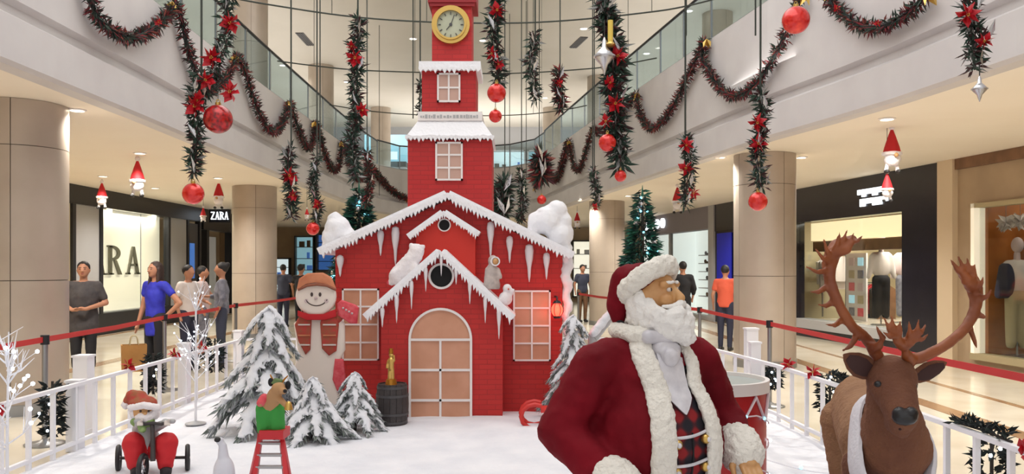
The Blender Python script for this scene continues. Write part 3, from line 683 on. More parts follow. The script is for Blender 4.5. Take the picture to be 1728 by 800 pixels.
# ================================================================ the red house
HW, HP, HT = 8.95, 8.55, 9.25                         # depth of the main front, of the porch front and of the tower front
H = thing('toy_house', 'big red brick Christmas house with clock tower and snowy gables', 'house', (-.68, HW, .02))
def px2(px, py, Y): q = P(px, py, Y); return (q.x, q.z)
def poly(pts, Y): return [px2(a, b, Y) for a, b in pts]
def fringe(parent, a, b, Y, up, teeth, lo, hi, depth=.05, seed=1, name='snow_fringe'):
    """band of snow from a to b (x, z) with a row of short icicle teeth below"""
    r = random.Random(seed); a, b = Vector(a), Vector(b); n = teeth*2; top, bot = [], []
    for i in range(n+1):
        p = a.lerp(b, i/n); top.append((p.x, p.y+up+r.uniform(-.006, .01))); bot.append((p.x+r.uniform(-.004, .004), p.y-(r.uniform(lo, hi) if i % 2 else r.uniform(0, lo*.3))))
    q = MB(); vs = []
    for y in (Y-depth, Y):
        vs += [(x, y, z) for x, z in top]+[(x, y, z) for x, z in bot]
    k = n+1; fs = []
    for i in range(n): fs += [(i, i+1, k+i+1, k+i), (2*k+i, 3*k+i, 3*k+i+1, 2*k+i+1), (i, 2*k+i, 2*k+i+1, i+1), (k+i, k+i+1, 3*k+i+1, 3*k+i)]
    fs += [(0, k, 3*k, 2*k), (n, 2*k+n, 3*k+n, k+n)]
    return obj(name, q.add(vs, fs), 'snow_white', parent)
def icicle(parent, px, ya, yb, w_px, Y, round_top=True):
    a = P(px, ya, Y); b = P(px, yb, Y); w = w_px/F*Y/2
    prof = [(w*.25, a.z+.01), (w*.8, a.z-.004), (w, a.z-(a.z-b.z)*.15), (w*.85, a.z-(a.z-b.z)*.35), (w*.45, a.z-(a.z-b.z)*.6), (w*.3, a.z-(a.z-b.z)*.85), (w*.06, b.z)]
    obj('icicle', MB().lathe(prof, (a.x, Y-.03, 0), 8), 'icicle_white', parent, True)
def window(parent, x0, x1, z0, z1, Y, cols, rows, pane='pane_peach', fr=.018):
    f = obj('window_frame', MB().box(x0, x1, Y-.03, Y, z0, z0+fr).box(x0, x1, Y-.03, Y, z1-fr, z1).box(x0, x0+fr, Y-.03, Y, z0, z1).box(x1-fr, x1, Y-.03, Y, z0, z1), 'white_paint', parent)
    for i in range(1, cols): x = lerp(x0, x1, i/cols); obj('muntin', MB().box(x-fr/2, x+fr/2, Y-.027, Y, z0, z1), 'white_paint', f)
    for j in range(1, rows): z = lerp(z0, z1, j/rows); obj('muntin', MB().box(x0, x1, Y-.025, Y, z-fr/2, z+fr/2), 'white_paint', f)
    for i in range(cols):
        for j in range(rows):
            obj('pane', MB().box(lerp(x0, x1, i/cols)+fr/2, lerp(x0, x1, (i+1)/cols)-fr/2, Y-.012, Y-.002, lerp(z0, z1, j/rows)+fr/2, lerp(z0, z1, (j+1)/rows)-fr/2), pane, f)
g0 = .02
# main front with its side and back walls
AP = px2(756, 334, HW); EL = px2(548, 428, HW); ER = px2(960, 434, HW); wx0 = px2(566, 0, HW)[0]; wx1 = px2(949, 0, HW)[0]
def on(a, b, x): return a[1]+(b[1]-a[1])*(x-a[0])/(b[0]-a[0])
main_poly = [(wx0, g0), (wx1, g0), (wx1, on(AP, ER, wx1)-.02), (AP[0], AP[1]-.02), (wx0, on(EL, AP, wx0)-.02)]
obj('main_wall', MB().prism(main_poly, HW, HW+1.5), 'brick_red', H)
# snowy roof slabs
def slab(a, b, y0, y1, th, ext=0.0):
    a, b = Vector(a), Vector(b); d = (b-a).normalized(); n = Vector((-d.y, d.x))
    if n.y < 0: n = -n
    b = b+d*ext
    return MB().prism([tuple(a), tuple(b), tuple(b+n*th), tuple(a+n*th)], y0, y1)
obj('roof_slope', slab(AP, EL, HW-.13, HW+1.6, .075, .03), 'snow_white', H); obj('roof_slope', slab(AP, ER, HW-.13, HW+1.6, .075, .03), 'snow_white', H)
fringe(H, EL, AP, HW-.12, .045, 34, .025, .075, .05, 2); fringe(H, AP, ER, HW-.12, .045, 34, .025, .075, .05, 3)
# dormer front between tower and porch
HD = HW-.14
DA = px2(749, 362, HD); DL = px2(693, 402, HD); DR = px2(805, 398, HD); dx0 = px2(702, 0, HD)[0]; dx1 = px2(802, 0, HD)[0]
obj('dormer_wall', MB().prism([(dx0, px2(0, 520, HD)[1]), (dx1, px2(0, 520, HD)[1]), (dx1, on(DA, DR, dx1)), (DA[0], DA[1]), (dx0, on(DL, DA, dx0))], HD, HW+.05), 'house_red_bright', H)
obj('dormer_roof', slab(DA, DL, HD-.06, HW, .055, .01), 'snow_white', H); obj('dormer_roof', slab(DA, DR, HD-.06, HW, .055, .01), 'snow_white', H)
fringe(H, DL, DA, HD-.055, .03, 14, .015, .05, .04, 4); fringe(H, DA, DR, HD-.055, .03, 14, .015, .05, .04, 5)
def porthole(px, py, rpx, Y):
    c = P(px, py, Y); r = rpx/F*Y
    f = obj('round_window', MB().ring((c.x, 0, c.z), r, r*.83, Y-.03, Y, 32), 'white_paint', H)
    obj('pane', MB().cyl((c.x, Y-.01, c.z), (c.x, Y-.002, c.z), r*.85, n=32), 'black_hole', f)
porthole(750, 380, 11, HD)
# porch
PA = px2(744, 428, HP); PL = px2(622, 536, HP); PR = px2(862, 538, HP); ppx0 = px2(643, 0, HP)[0]; ppx1 = px2(848, 0, HP)[0]
obj('porch_wall', MB().prism([(ppx0, g0), (ppx1, g0), (ppx1, on(PA, PR, ppx1)-.01), (PA[0], PA[1]-.01), (ppx0, on(PL, PA, ppx0)-.01)], HP, HW), 'brick_red', H)
obj('porch_roof', slab(PA, PL, HP-.1, HW, .06, .01), 'snow_white', H); obj('porch_roof', slab(PA, PR, HP-.1, HW, .06, .01), 'snow_white', H)
fringe(H, PL, PA, HP-.09, .035, 24, .02, .07, .05, 6); fringe(H, PA, PR, HP-.09, .035, 24, .02, .07, .05, 7)
porthole(745, 466, 22, HP)
for a in ((575,432,467,13),(643,390,432,12),(668,384,448,14),(828,376,436,13),(860,400,444,12),(893,414,476,15),(922,428,472,12)): icicle(H, a[0], a[1], a[2], a[3], HW-.02)
for a in ((745,430,466,6),(719,452,492,7),(695,475,522,7),(670,498,545,8),(646,520,552,8),(770,452,480,7),(793,475,513,7),(819,500,545,7),(842,520,572,8)): icicle(H, a[0], a[1], a[2], a[3], HP-.09)
# windows and arched door
x0, z1 = px2(578, 487, HW); x1, z0 = px2(640, 608, HW); window(H, x0, x1, z0, z1, HW, 2, 4)
x0, z1 = px2(866, 490, HW); x1, z0 = px2(929, 609, HW); window(H, x0, x1, z0, z1, HW, 2, 4)
c = P(743.5, 573, HP); R = 53.5/F*HP; fr = .024
D = obj('door', merge(MB().ring((c.x, 0, c.z), R, R-fr, HP-.035, HP, 28, 0, math.pi), MB().box(c.x-R, c.x-R+fr, HP-.035, HP, g0, c.z), MB().box(c.x+R-fr, c.x+R, HP-.035, HP, g0, c.z), MB().box(c.x-R+fr, c.x+R-fr, HP-.033, HP, c.z-.012, c.z+.012)), 'white_paint', H)
zr = [c.z, P(0, 624, HP).z, P(0, 675, HP).z, g0]
for z in zr[1:3]: obj('muntin', MB().box(c.x-R+fr, c.x+R-fr, HP-.03, HP, z-.012, z+.012), 'white_paint', D)
obj('muntin', MB().box(c.x-.011, c.x+.011, HP-.03, HP, g0, c.z), 'white_paint', D)
obj('pane', MB().prism([(c.x+(R-fr)*math.cos(a*math.pi/20), c.z+.012+(R-fr-.012)*math.sin(a*math.pi/20)) for a in range(21)], HP-.015, HP-.003), 'pane_peach', D)
for za, zb in zip(zr, zr[1:]):
    for s in (0, 1):
        xa = c.x-R+fr if s == 0 else c.x+.011; xb = c.x-.011 if s == 0 else c.x+R-fr; obj('pane', MB().box(xa, xb, HP-.015, HP-.003, zb+.012, za-.012), 'pane_peach', D)
# tower: three storeys, snow caps, clock
T0, T1, T2 = HT, HT+.12, HT+.22
def tb(pxa, pxb, pya, pyb, Y): a = px2(pxa, pya, Y); b = px2(pxb, pyb, Y); return a[0], b[0], b[1], a[1]
x0, x1, z0, z1 = tb(688, 830, 236, 380, T0); obj('tower_wall', MB().box(x0, x1, T0, T0+(x1-x0), z0, z1), 'brick_red_tower', H); tw = (x0, x1)
xa, xb = px2(684, 0, T0)[0], px2(834, 0, T0)[0]; xc, xd, zc, zd = tb(706, 814, 190, 205, T1); ze = px2(0, 234, T0)[1]; wdt = x1-x0
q = MB(); yb0, yb1 = T0-.05, T0+wdt+.05; yt0, yt1 = T1-.04, T1+(xd-xc)
q.add([(xa,yb0,ze),(xb,yb0,ze),(xb,yb1,ze),(xa,yb1,ze),(xc,yt0,zc),(xd,yt0,zc),(xd,yt1,zc),(xc,yt1,zc)], [(3,2,1,0),(4,5,6,7),(0,1,5,4),(1,2,6,5),(2,3,7,6),(3,0,4,7)])
obj('snow_skirt', q, 'snow_white', H); fringe(H, (xa, ze+.005), (xb, ze+.005), T0-.03, .02, 22, .02, .055, .04, 8)
bd = obj('snow_board', MB().box(xc, xd, yt0-.02, yt1, zc, zd), 'white_paint', H)
r = random.Random(4); u = xc+.03
while u < xd-.04:
    wd = r.uniform(.012, .03); h = r.uniform(.02, .05)
    obj('mark', MB().box(u, u+wd, yt0-.026, yt0-.02, zc+.04-h/3, zc+.04+h*.6), 'panel_grey', bd); u += wd+r.uniform(.006, .016)
x0, x1, z0, z1 = tb(712, 803, 112, 190, T1); obj('tower_wall', MB().box(x0, x1, T1, T1+(x1-x0), z0, z1), 'brick_red_tower', H); tb1 = (x0, x1)
xa, xb, za, zb = tb(707, 811, 104, 118, T1-.04); obj('snow_cap', MB().box(xa, xb, T1-.06, T1+(x1-x0)+.06, za, zb), 'snow_white', H); fringe(H, (xa, za+.005), (xb, za+.005), T1-.045, .02, 13, .02, .06, .035, 9)
x0, x1, z0, z1 = tb(729, 796, -40, 104, T2); obj('tower_wall', MB().box(x0, x1, T2, T2+(x1-x0), z0, z1), 'brick_red_tower', H)
xa, xb, za, zb = tb(722, 804, -40, 4, T2-.04); q = MB().box(xa, xb, T2-.05, T2+(x1-x0)+.05, za, zb); q.box(xa+.02, xb-.02, T2-.035, T2, za-.04, za); obj('cornice', q, 'cap_red', H)
zt = zb; xm = (x0+x1)/2; ym = T2+(x1-x0)/2
obj('spire', MB().add([(xa,T2-.05,zt),(xb,T2-.05,zt),(xb,T2+(x1-x0)+.05,zt),(xa,T2+(x1-x0)+.05,zt),(xm,ym,zt+.55)], [(3,2,1,0),(0,1,4),(1,2,4),(2,3,4),(3,0,4)]), 'snow_white', H)
x0, x1, z0, z1 = tb(738, 777, 124, 173, T1); window(H, x0, x1, z0, z1, T1, 2, 2, 'pane_grey', .02)
x0, x1, z0, z1 = tb(735, 781, 240, 305, T0); window(H, x0, x1, z0, z1, T0, 2, 3, 'pane_grey', .02)
c = P(761, 43, T2); R = 32/F*T2
K = obj('clock', MB().ring((c.x, 0, c.z), R, R*.74, T2-.05, T2, 36), 'gold', H, True)
obj('clock_bezel', MB().ring((c.x, 0, c.z), R*.82, R*.72, T2-.07, T2-.045, 36), 'gold', K, True)
obj('dial', MB().cyl((c.x, T2-.03, c.z), (c.x, T2-.02, c.z), R*.75, n=36), 'clock_face', K)
for k in range(12): a = k*math.pi/6; obj('hour_mark', MB().bar((c.x+R*.52*math.sin(a), T2-.034, c.z+R*.52*math.cos(a)), (c.x+R*.66*math.sin(a), T2-.034, c.z+R*.66*math.cos(a)), .008, .014, (0,1,0)), 'panel_dark', K)
for a, L, wd in ((3.85, .36, .014), (.35, .55, .01)): obj('clock_hand', MB().bar((c.x, T2-.036, c.z), (c.x+R*L*math.sin(a), T2-.036, c.z+R*L*math.cos(a)), .006, wd, (0,1,0)), 'panel_dark', K)
obj('clock_hub', MB().cyl((c.x, T2-.045, c.z), (c.x, T2-.03, c.z), .018, n=12), 'panel_dark', K)
# white cotton hanging down the far corner of the house
q = MB()
for i in range(14): z = 1.68-i*.06; q.ell((wx1+.05+.015*math.sin(i*1.7), HW+.02+.02*math.cos(i), z), (.07-.002*i, .06, .06), 8, 6)
q = fluff(blob(q, .02, 2), .012, 18); obj('cotton_drape', q, 'snow_white', H, True)
# snow heaps on both roof ends
def heap(pts, Y, label, seed):
    q = MB()
    for px, py, rp in pts: p = P(px, py, Y); r0 = rp/F*Y; q.ell(p, (r0, r0*1.1, r0*.95), 12, 8)
    q = fluff(blob(q, .02, 6), .015, 9, seed); c = P(pts[0][0], pts[0][1], Y)
    single('snow_heap', q, 'snow_white', label, 'snow heap', 'snow heaps on the house roof', True, loc=c)
heap([(570,385,22),(560,400,18),(585,398,16),(565,370,12),(552,414,10)], HW+.3, 'rounded snow heap on the roof end above the snowman board', 1)
heap([(925,372,26),(945,395,24),(905,372,16),(940,355,18),(955,420,12),(900,388,12),(950,372,16)], HW+.3, 'larger snow heap on the roof end near the red lantern', 2)
# figures on the porch roof
def on_roof(px, py, Y): return P(px, py, Y)
Yp = HP+.08
t = thing('roof_bear', 'white plush figure lying along the porch roof slope', 'figure', P(690, 480, Yp))
p = lambda a, b, dy=0: P(a, b, Yp+dy)
q = MB().cap(p(700,432), p(672,466), .085, .1).ell(p(703,424), (.085,.08,.08)).ell(p(713,417), .03).ell(p(694,414), .03).cap(p(676,470), p(660,477), .045, .035).cap(p(700,450,-.06), p(688,478,-.07), .04, .035).cap(p(676,455,-.06), p(662,462,-.08), .04, .03)
obj('body', fluff(blob(q, .014, 4), .006, 30), 'plush_white', t, True); obj('nose', MB().ell(p(656,477), .022), 'mitten_red', t, True)
t = thing('roof_girl_doll', 'silvery girl doll in hooded coat standing on the porch roof', 'doll', P(830, 490, Yp))
q = MB().lathe([(.085,P(0,488,Yp).z),(.09,P(0,480,Yp).z),(.06,P(0,455,Yp).z),(.045,P(0,448,Yp).z)], (P(830,0,Yp).x, Yp, 0), 14).ell(p(832,440), (.055,.055,.06)).cap(p(822,455), p(820,472,-.03), .025,.02).cap(p(840,455), p(845,468,-.04), .025,.02)
obj('coat', blob(q, .012, 3), mat('doll_silver', (190, 176, 170), .5, c2=(160, 150, 146), scale=20), t, True); obj('face', MB().ell(p(836,441,-.03), (.035,.035,.04)), 'skin_statue', t, True)
obj('hood_trim', MB().ring((p(836,441).x, 0, p(836,441).z), .05, .036, Yp-.055, Yp-.03, 18), 'plush_white', t, True); obj('belt', MB().ell(p(828,484,-.06), (.02,.02,.012)), 'panel_dark', t)
t = thing('roof_snowball_doll', 'small white snow figure at the lower end of the porch roof', 'doll', P(855, 520, Yp))
q = MB().ell(p(853,504), (.075,.07,.075)).ell(p(856,487), (.05,.05,.05)).cap(p(848,498), p(842,508,-.04), .022,.02).cap(p(862,497), p(866,490,-.03), .022,.02)
obj('body', blob(q, .012, 3), 'plush_white', t, True); obj('carrot_nose', MB().cyl(p(858,488,-.045), p(859,489,-.1), .01, .002, 8), 'cloth_orange', t)
# red lantern on the house corner
q = P(940, 523, HW-.1); t = thing('lantern', 'glowing red lantern beside the house window', 'lantern', q)
obj('globe', MB().ell(q, (.062,.062,.075), 16, 12), 'lantern_red', t, True); obj('cap', MB().cyl(q+Vector((0,0,.07)), q+Vector((0,0,.1)), .05, .03, 14), 'dark_metal', t); obj('foot', MB().cyl(q-Vector((0,0,.09)), q-Vector((0,0,.065)), .035, .045, 14), 'dark_metal', t)
obj('bracket', MB().tube([q+Vector((0,0,.1)), q+Vector((0,.02,.14)), q+Vector((-.02,.1,.14))], .008), 'dark_metal', t)
for k in range(6): a = k*math.pi/3; obj('rib', MB().tube([q+Vector((.066*math.cos(a)*s, .066*math.sin(a)*s, z)) for s, z in ((.6,.07),(1,.02),(1,-.02),(.6,-.07))], .004, 5), 'dark_metal', t)
d = bpy.data.lights.new('glow', 'POINT'); d.energy = 2.2; d.color = (1, .1, .05); d.shadow_soft_size = .07; o = bpy.data.objects.new('glow', d); o.parent = t; o.location = (0, -.14, 0); col.objects.link(o)
# barrel with golden figurine
Yb = 8.2; c = P(662, 0, Yb); zb0, zb1 = g0+.02, P(0, 647, Yb).z; rb = 27/F*Yb
t = thing('barrel', 'dark wooden barrel standing beside the house door', 'barrel', (c.x, Yb, zb0))
for k in range(16):
    a0, a1 = 2*math.pi*k/16+.012, 2*math.pi*(k+1)/16-.012; vs = []; n = 6
    for i in range(n+1):
        f = i/n; rr = rb*(.9+.13*math.sin(f*math.pi)); z = lerp(zb0, zb1, f)
        for a, q_ in ((a0, 1), (a1, 1), (a1, .9), (a0, .9)): vs.append((c.x+rr*q_*math.cos(a), Yb+rr*q_*math.sin(a), z))
    obj('stave', MB().add(vs, [(i*4+j, i*4+(j+1) % 4, i*4+4+(j+1) % 4, i*4+4+j) for i in range(n) for j in range(4)]+[(3,2,1,0), (n*4,n*4+1,n*4+2,n*4+3)]), 'barrel_dark', t)
for f in (.08, .28, .72, .92): rr = rb*(.9+.13*math.sin(f*math.pi))+.004; z = lerp(zb0, zb1, f); obj('hoop', MB().lathe([(rr-.01,z-.012),(rr,z-.012),(rr,z+.012),(rr-.01,z+.012)], (c.x,Yb,0), 28, False), 'panel_dark', t, True)
obj('lid', MB().cyl((c.x,Yb,zb1-.03), (c.x,Yb,zb1-.01), rb*.84, n=24), 'barrel_dark', t)
t = thing('gold_figurine', 'golden nutcracker-like figurine standing on the dark barrel', 'figurine', (c.x, Yb, zb1-.01)); X = P(660, 0, Yb).x; zz = lambda y: P(0, y, Yb).z
obj('base', MB().cyl((X,Yb,zb1-.01), (X,Yb,zz(640)), .06, .05, 16), 'bronze_gold', t, True)
q = MB().cap((X-.015,Yb,zz(640)), (X-.012,Yb,zz(622)), .02).cap((X+.015,Yb,zz(640)), (X+.012,Yb,zz(622)), .02).cap((X,Yb,zz(622)), (X,Yb,zz(608)), .028, .032).ell((X,Yb,zz(599)), .024).cap((X-.03,Yb,zz(609)), (X-.04,Yb-.02,zz(620)), .012).cap((X+.03,Yb,zz(609)), (X+.03,Yb-.03,zz(600)), .012)
obj('body', blob(q, .007, 2), 'gold', t, True); obj('hat', MB().cyl((X,Yb,zz(596)), (X,Yb,zz(588)), .024, .018, 14), 'bronze_gold', t, True)
# ================================================================ flocked trees
def make_bough(L, seed):
    """sagging bough along +x: needles, and the snow lying on it"""
    r = random.Random(seed); nd = MB(); path = []
    for i in range(9): t = i/8; path.append(Vector((L*t, 0, .05*L*t-.38*L*t*t)))
    nd.tube(path, [L*.03*(1-.8*i/8) for i in range(9)], 5)
    for i in range(150):
        t = r.uniform(.1, 1); k = min(7, int(t*8)); p = path[k].lerp(path[k+1], t*8-k); s = r.choice((-1, 1))
        nd.leaf(p, (r.uniform(.4, 1), s*r.uniform(.2, .9)*(1.2-t*.7), r.uniform(-.9, -.05)), L*r.uniform(.2, .42)*(1.15-t*.5), L*.05)
    q = MB()
    for i in range(8):
        t = .05+.93*i/7; k = min(7, int(t*8)); p = path[k].lerp(path[k+1], t*8-k); q.ell(p+Vector((0, r.uniform(-.03, .03)*L, .03*L)), (L*.12, L*(.21-.13*t), L*.04), 9, 6)
    for i in range(10):
        t = r.uniform(.15, .85); k = min(7, int(t*8)); p = path[k].lerp(path[k+1], t*8-k); s = r.choice((-1, 1)); q.cap(p, p+Vector((L*.18, s*L*.24*(1.2-t*.7), -.1*L)), L*.045, L*.018, 8)
    sn = fluff(blob(q, L*.042, 2), L*.014, 14/L, seed)
    return mesh_of(nd, 'bough'), mesh_of(sn, 'bough_snow', True)
BOUGH = [make_bough(1.0, k) for k in range(4)]
for a, b in BOUGH:
    a.materials.append(MATS['flock_needle']); b.materials.append(MATS['flock_snow'])
def flocked_tree(px, ytop, ybase, Y, wpx, label, tiers, seed, clear=.3):
    b = P(px, ybase, Y); b.z = max(b.z, .03); top = P(px, ytop, Y); h = top.z-b.z; R = wpx/F*Y/2; r = random.Random(seed)
    t = thing('flocked_tree', label, 'tree', b, 'snow flocked trees')
    obj('trunk', MB().tube([b-Vector((0,0,.02)), b+Vector((0,0,h*.5)), top-Vector((0,0,h*.08))], [.03*h, .022*h, .008]), 'bark', t, True)
    for k in range(tiers):
        f = k/(tiers-1); z = lerp(clear+.14, .97, f)*h; L = R*lerp(1.0, .56, f)*1.08; n = 7 if f < .6 else 5
        for j in range(n):
            me, sn = BOUGH[r.randrange(4)]; o = bpy.data.objects.new('bough', me); col.objects.link(o); o.parent = t
            o.location = (0, 0, z+r.uniform(-.03, .02)*h); o.rotation_euler = (r.uniform(-.15,.15), lerp(.25, .62, f)+r.uniform(-.1, .15), 2*math.pi*(j+r.uniform(-.2,.2)+.5*(k % 2))/n); s = L*r.uniform(.9, 1.15); o.scale = (s, s*1.1, s)
            o2 = bpy.data.objects.new('bough_snow', sn); col.objects.link(o2); o2.parent = o
flocked_tree(454, 516, 742, 7.75, 182, 'tallest flocked tree with drooping snowy boughs before the snowman board', 5, 1, .25)
flocked_tree(528, 636, 752, 7.4, 135, 'short flocked tree between the tall one and the barrel', 4, 2)
flocked_tree(599, 628, 736, 7.85, 112, 'small pointed flocked tree right beside the dark barrel', 4, 3)
flocked_tree(968, 530, 715, 8.45, 112, 'flocked tree with thick snow beside the red lantern', 6, 4, .15)
q = P(1000, 565, 8.7); t = thing('snowy_log', 'pale frosted branch leaning behind the bearded statue', 'branch', q)
obj('log', MB().tube([P(1000,570,8.7), P(1020,545,8.75), P(1045,515,8.8)], [.06,.055,.045], 10), 'panel_grey', t, True); obj('frost', fluff(blob(MB().cap(P(1002,562,8.66), P(1044,510,8.76), .05,.04), .015, 2), .01, 20), 'flock_snow', t, True)
obj('foot', MB().tube([Vector((q.x,8.7,.03)), q], .05, 10), 'panel_grey', t, True)
# red sleigh runner ring at the foot of the house
q = P(921, 700, 8.0); t = thing('sled', 'small red sled with curled runners beside the house wall', 'sled', (q.x, 8.0, .05))
for dy in (-.1, .1):
    pts = [Vector((q.x-.11+.13*math.cos(a), 8.0+dy, q.z+.115*math.sin(a))) for a in [math.radians(x) for x in range(60, 331, 30)]]
    obj('runner', MB().tube(pts+[Vector((q.x+.35, 8.0+dy, q.z-.1))], .022, 8), 'sled_red', t, True)
obj('seat', MB().box(q.x-.05, q.x+.35, 7.88, 8.12, q.z+.04, q.z+.07), 'sled_red', t)
for dx in (.05, .28): obj('strut', MB().box(q.x+dx, q.x+dx+.025, 7.89, 8.11, q.z-.1, q.z+.05), 'gold', t)
# ================================================================ snowman board
Ys = 8.45; t = thing('snowman_board', 'tall painted snowman board with tan hat and red mitten', 'snowman', P(540, 715, Ys)); pz = lambda a, b, dy=0: P(a, b, Ys+dy)
def puff(pts, Y, th, name, m, parent, n=6):
    pl = [px2(a, b, Y) for a, b in pts]; c = Vector((sum(p[0] for p in pl)/len(pl), sum(p[1] for p in pl)/len(pl))); vs = []; rings = [(1, 0), (1, -th*.6), (.94, -th*.9), (.8, -th)]
    for s, d in rings:
        for p in pl: v = c+(Vector(p)-c)*s; vs.append((v.x, Y+d, v.y))
    k = len(pl); fs = [(j*k+i, j*k+(i+1) % k, (j+1)*k+(i+1) % k, (j+1)*k+i) for j in range(len(rings)-1) for i in range(k)]+[tuple(range(k))[::-1], tuple(range((len(rings)-1)*k, len(rings)*k))]
    return obj(name, MB().add(vs, fs), m, parent, True)
def oval(cx, cy, rx, ry, n=28, a0=0, a1=2*math.pi): return [(cx+rx*math.cos(a0+(a1-a0)*i/n), cy+ry*math.sin(a0+(a1-a0)*i/n)) for i in range(n if abs(a1-a0-2*math.pi) < .01 else n+1)]
puff([(497,545),(520,528),(560,526),(582,545),(583,590),(566,625),(590,690),(590,715),(490,715),(488,640),(505,600)], Ys, .05, 'body', 'board_white', t)
H2 = puff(oval(534, 500, 34, 33), Ys-.05, .05, 'head', 'board_white', t)
for dx in (-8, 6): obj('eye', MB().ell(pz(534+dx, 497, -.105), (.014,.008,.022), 10, 6), 'ink_dark', H2, True)
obj('smile', MB().tube([pz(534+19*math.sin(a), 500+16*math.cos(a), -.1) for a in [math.radians(x) for x in range(-70, 71, 10)]], .006, 6), 'ink_dark', H2, True)
for s in (-1, 1): obj('cheek', MB().cyl(pz(534+s*17, 508, -.095), pz(534+s*17, 508, -.104), .022, n=14), 'cloth_pale', H2)
obj('nose', MB().ell(pz(533, 503, -.11), (.018,.02,.014), 10, 6), 'cloth_pale', H2, True)
HT2 = puff([(502,488),(506,470),(520,461),(545,460),(560,468),(567,486),(555,480),(534,477),(515,480)], Ys-.07, .05, 'hat', 'hat_tan', t)
obj('hat_band', MB().tube([pz(503,489,-.11), pz(518,482,-.12), pz(535,480,-.125), pz(552,482,-.12), pz(567,489,-.11)], .014, 8), mat('band_brown', (142, 84, 62), .8), t, True)
puff([(505,534),(520,531),(526,540),(524,590),(516,598),(504,575),(498,548)], Ys-.05, .03, 'jumper_side', 'knit_red', t); puff([(545,530),(566,530),(572,548),(568,592),(556,600),(544,588),(541,545)], Ys-.05, .03, 'jumper_side', 'knit_red', t)
for k, y in enumerate((548, 566, 582)):
    for xa, xb in ((503, 523), (545, 567)): obj('knit_stripe', MB().bar(pz(xa, y, -.085), pz(xb, y, -.085), .01, .014), 'cloth_white' if k != 1 else 'hat_tan', t)
puff([(503,524),(520,530),(550,530),(566,522),(568,534),(550,540),(518,540),(503,533)], Ys-.08, .03, 'scarf', 'sack_red', t)
MT = puff([(570,512),(577,506),(600,514),(606,519),(603,546),(592,546),(571,532)], Ys-.04, .05, 'mitten', 'mitten_red', t); obj('arm', MB().tube([pz(566,545,-.03), pz(572,535,-.03), pz(578,526,-.05)], [.04,.045,.04], 8), 'knit_red', t, True)
for k in range(4): obj('cuff_dot', MB().ell(pz(579+k*5, 520+k*3, -.095), .012, 8, 6), 'cloth_pale', MT, True)
puff([(566,605),(580,606),(584,640),(572,665),(562,640)], Ys-.03, .04, 'scarf_end', 'mitten_red', t)
# ================================================================ fences, posts, belt barriers
def fence(pts, label, h, step, posts, flip):
    t = thing('picket_fence', label, 'fence', (pts[0][0], pts[0][1], 0)); pts = [Vector((x, y, 0)) for x, y in pts]
    line = []
    for a, b in zip(pts, pts[1:]):
        obj('top_rail', MB().bar(a+Vector((0,0,h)), b+Vector((0,0,h)), .045, .03), 'fence_white', t); obj('bottom_rail', MB().bar(a+Vector((0,0,.1)), b+Vector((0,0,.1)), .035, .03), 'fence_white', t)
        k = max(1, round((b-a).length/step)); line += [a.lerp(b, i/k) for i in range(k)]
    line.append(pts[-1]); first = None
    for p in line:
        if first is None:
            first = mesh_of(MB().box(-.016, .016, -.016, .016, .012, h), 'baluster'); first.materials.append(MATS['fence_white'])
        o = bpy.data.objects.new('baluster', first); col.objects.link(o); o.parent = t; o.location = p-t.location
    for x, y, hh in posts:
        f = obj('post', MB().box(x-.055, x+.055, y-.055, y+.055, .003, hh), 'fence_white', t); obj('post_cap', MB().box(x-.065, x+.065, y-.065, y+.065, hh, hh+.02), 'fence_white', f)
    return t
LF = [(-3.73,1.2),(-3.73,6.4),(-3.73,11.5)]; RF = [(2.8,1.2),(2.8,5.0),(2.77,7.0),(2.7,8.4),(2.45,10.2),(2.0,11.6)]
fence(LF, 'white picket fence along the walkway of the lettered shop', .59, .34, [(-3.79,5.0,.72),(-3.79,7.2,.6),(-3.79,9.6,.7),(-3.79,11.5,.7)], 1)
fence(RF, 'white picket fence passing behind the reindeer', .59, .34, [(2.87,4.2,.7),(2.84,6.6,.66),(2.72,9.3,.74),(2.0,11.6,.7)], -1)
fence([(-3.73,11.5),(-1.9,11.7)], 'short white picket fence closing the snow behind the snowman board', .59, .34, [(-1.9,11.7,.7)], 1)
fence([(2.0,11.6),(.3,11.7)], 'short white picket fence closing the snow behind the lantern tree', .59, .34, [(.3,11.7,.7)], 1)
single('white_pedestal', merge(MB().box(-4.2,-4.06,7.93,8.07,0,.73), MB().box(-4.21,-4.05,7.92,8.08,.73,.75), MB().box(-4.21,-4.05,7.92,8.08,0,.04)), 'fence_white', 'plain white pedestal post behind the fence near the dark shirted person', 'pedestal', loc=(-4.13,8.0,0))
single('white_pedestal', merge(MB().box(2.86,3.0,10.1,10.24,0,.83), MB().box(2.85,3.01,10.09,10.25,.83,.85), MB().box(2.85,3.01,10.09,10.25,0,.04)), 'fence_white', 'plain white pedestal post behind the fence before the big pillar', 'pedestal', loc=(2.93,10.17,0))
def clump(c, w, h, n, label, seed, sm='needle_dark'):
    t = thing('fence_greenery', label, 'greenery', c, 'dark greenery clumps on the fences'); r = random.Random(seed); q = MB(); c = Vector(c)
    for i in range(n):
        a = r.uniform(0, 6.283); rr = w*math.sqrt(r.random())*.75; z = r.uniform(-h, h)*.9; s = math.sqrt(max(0, 1-(z/h)**2*.6)); p = c+Vector((rr*math.cos(a)*s, rr*math.sin(a)*s*.7, z))
        q.leaf(p, (math.cos(a), math.sin(a), r.uniform(-.8, .8)), r.uniform(.05, .1), .03)
    obj('sprigs', q, sm, t); obj('stem', MB().tube([c+Vector((0,0,-h)), c, c+Vector((0,0,h))], .012, 6), 'bark', t)
    b = MB()
    for i in range(5): b.ell(c+Vector((r.uniform(-w,w)*.7, -w*.75, r.uniform(-h,h)*.8)), .012, 6, 5)
    obj('fairy_bulbs', b, 'bulb_cold', t)['kind'] = 'stuff'
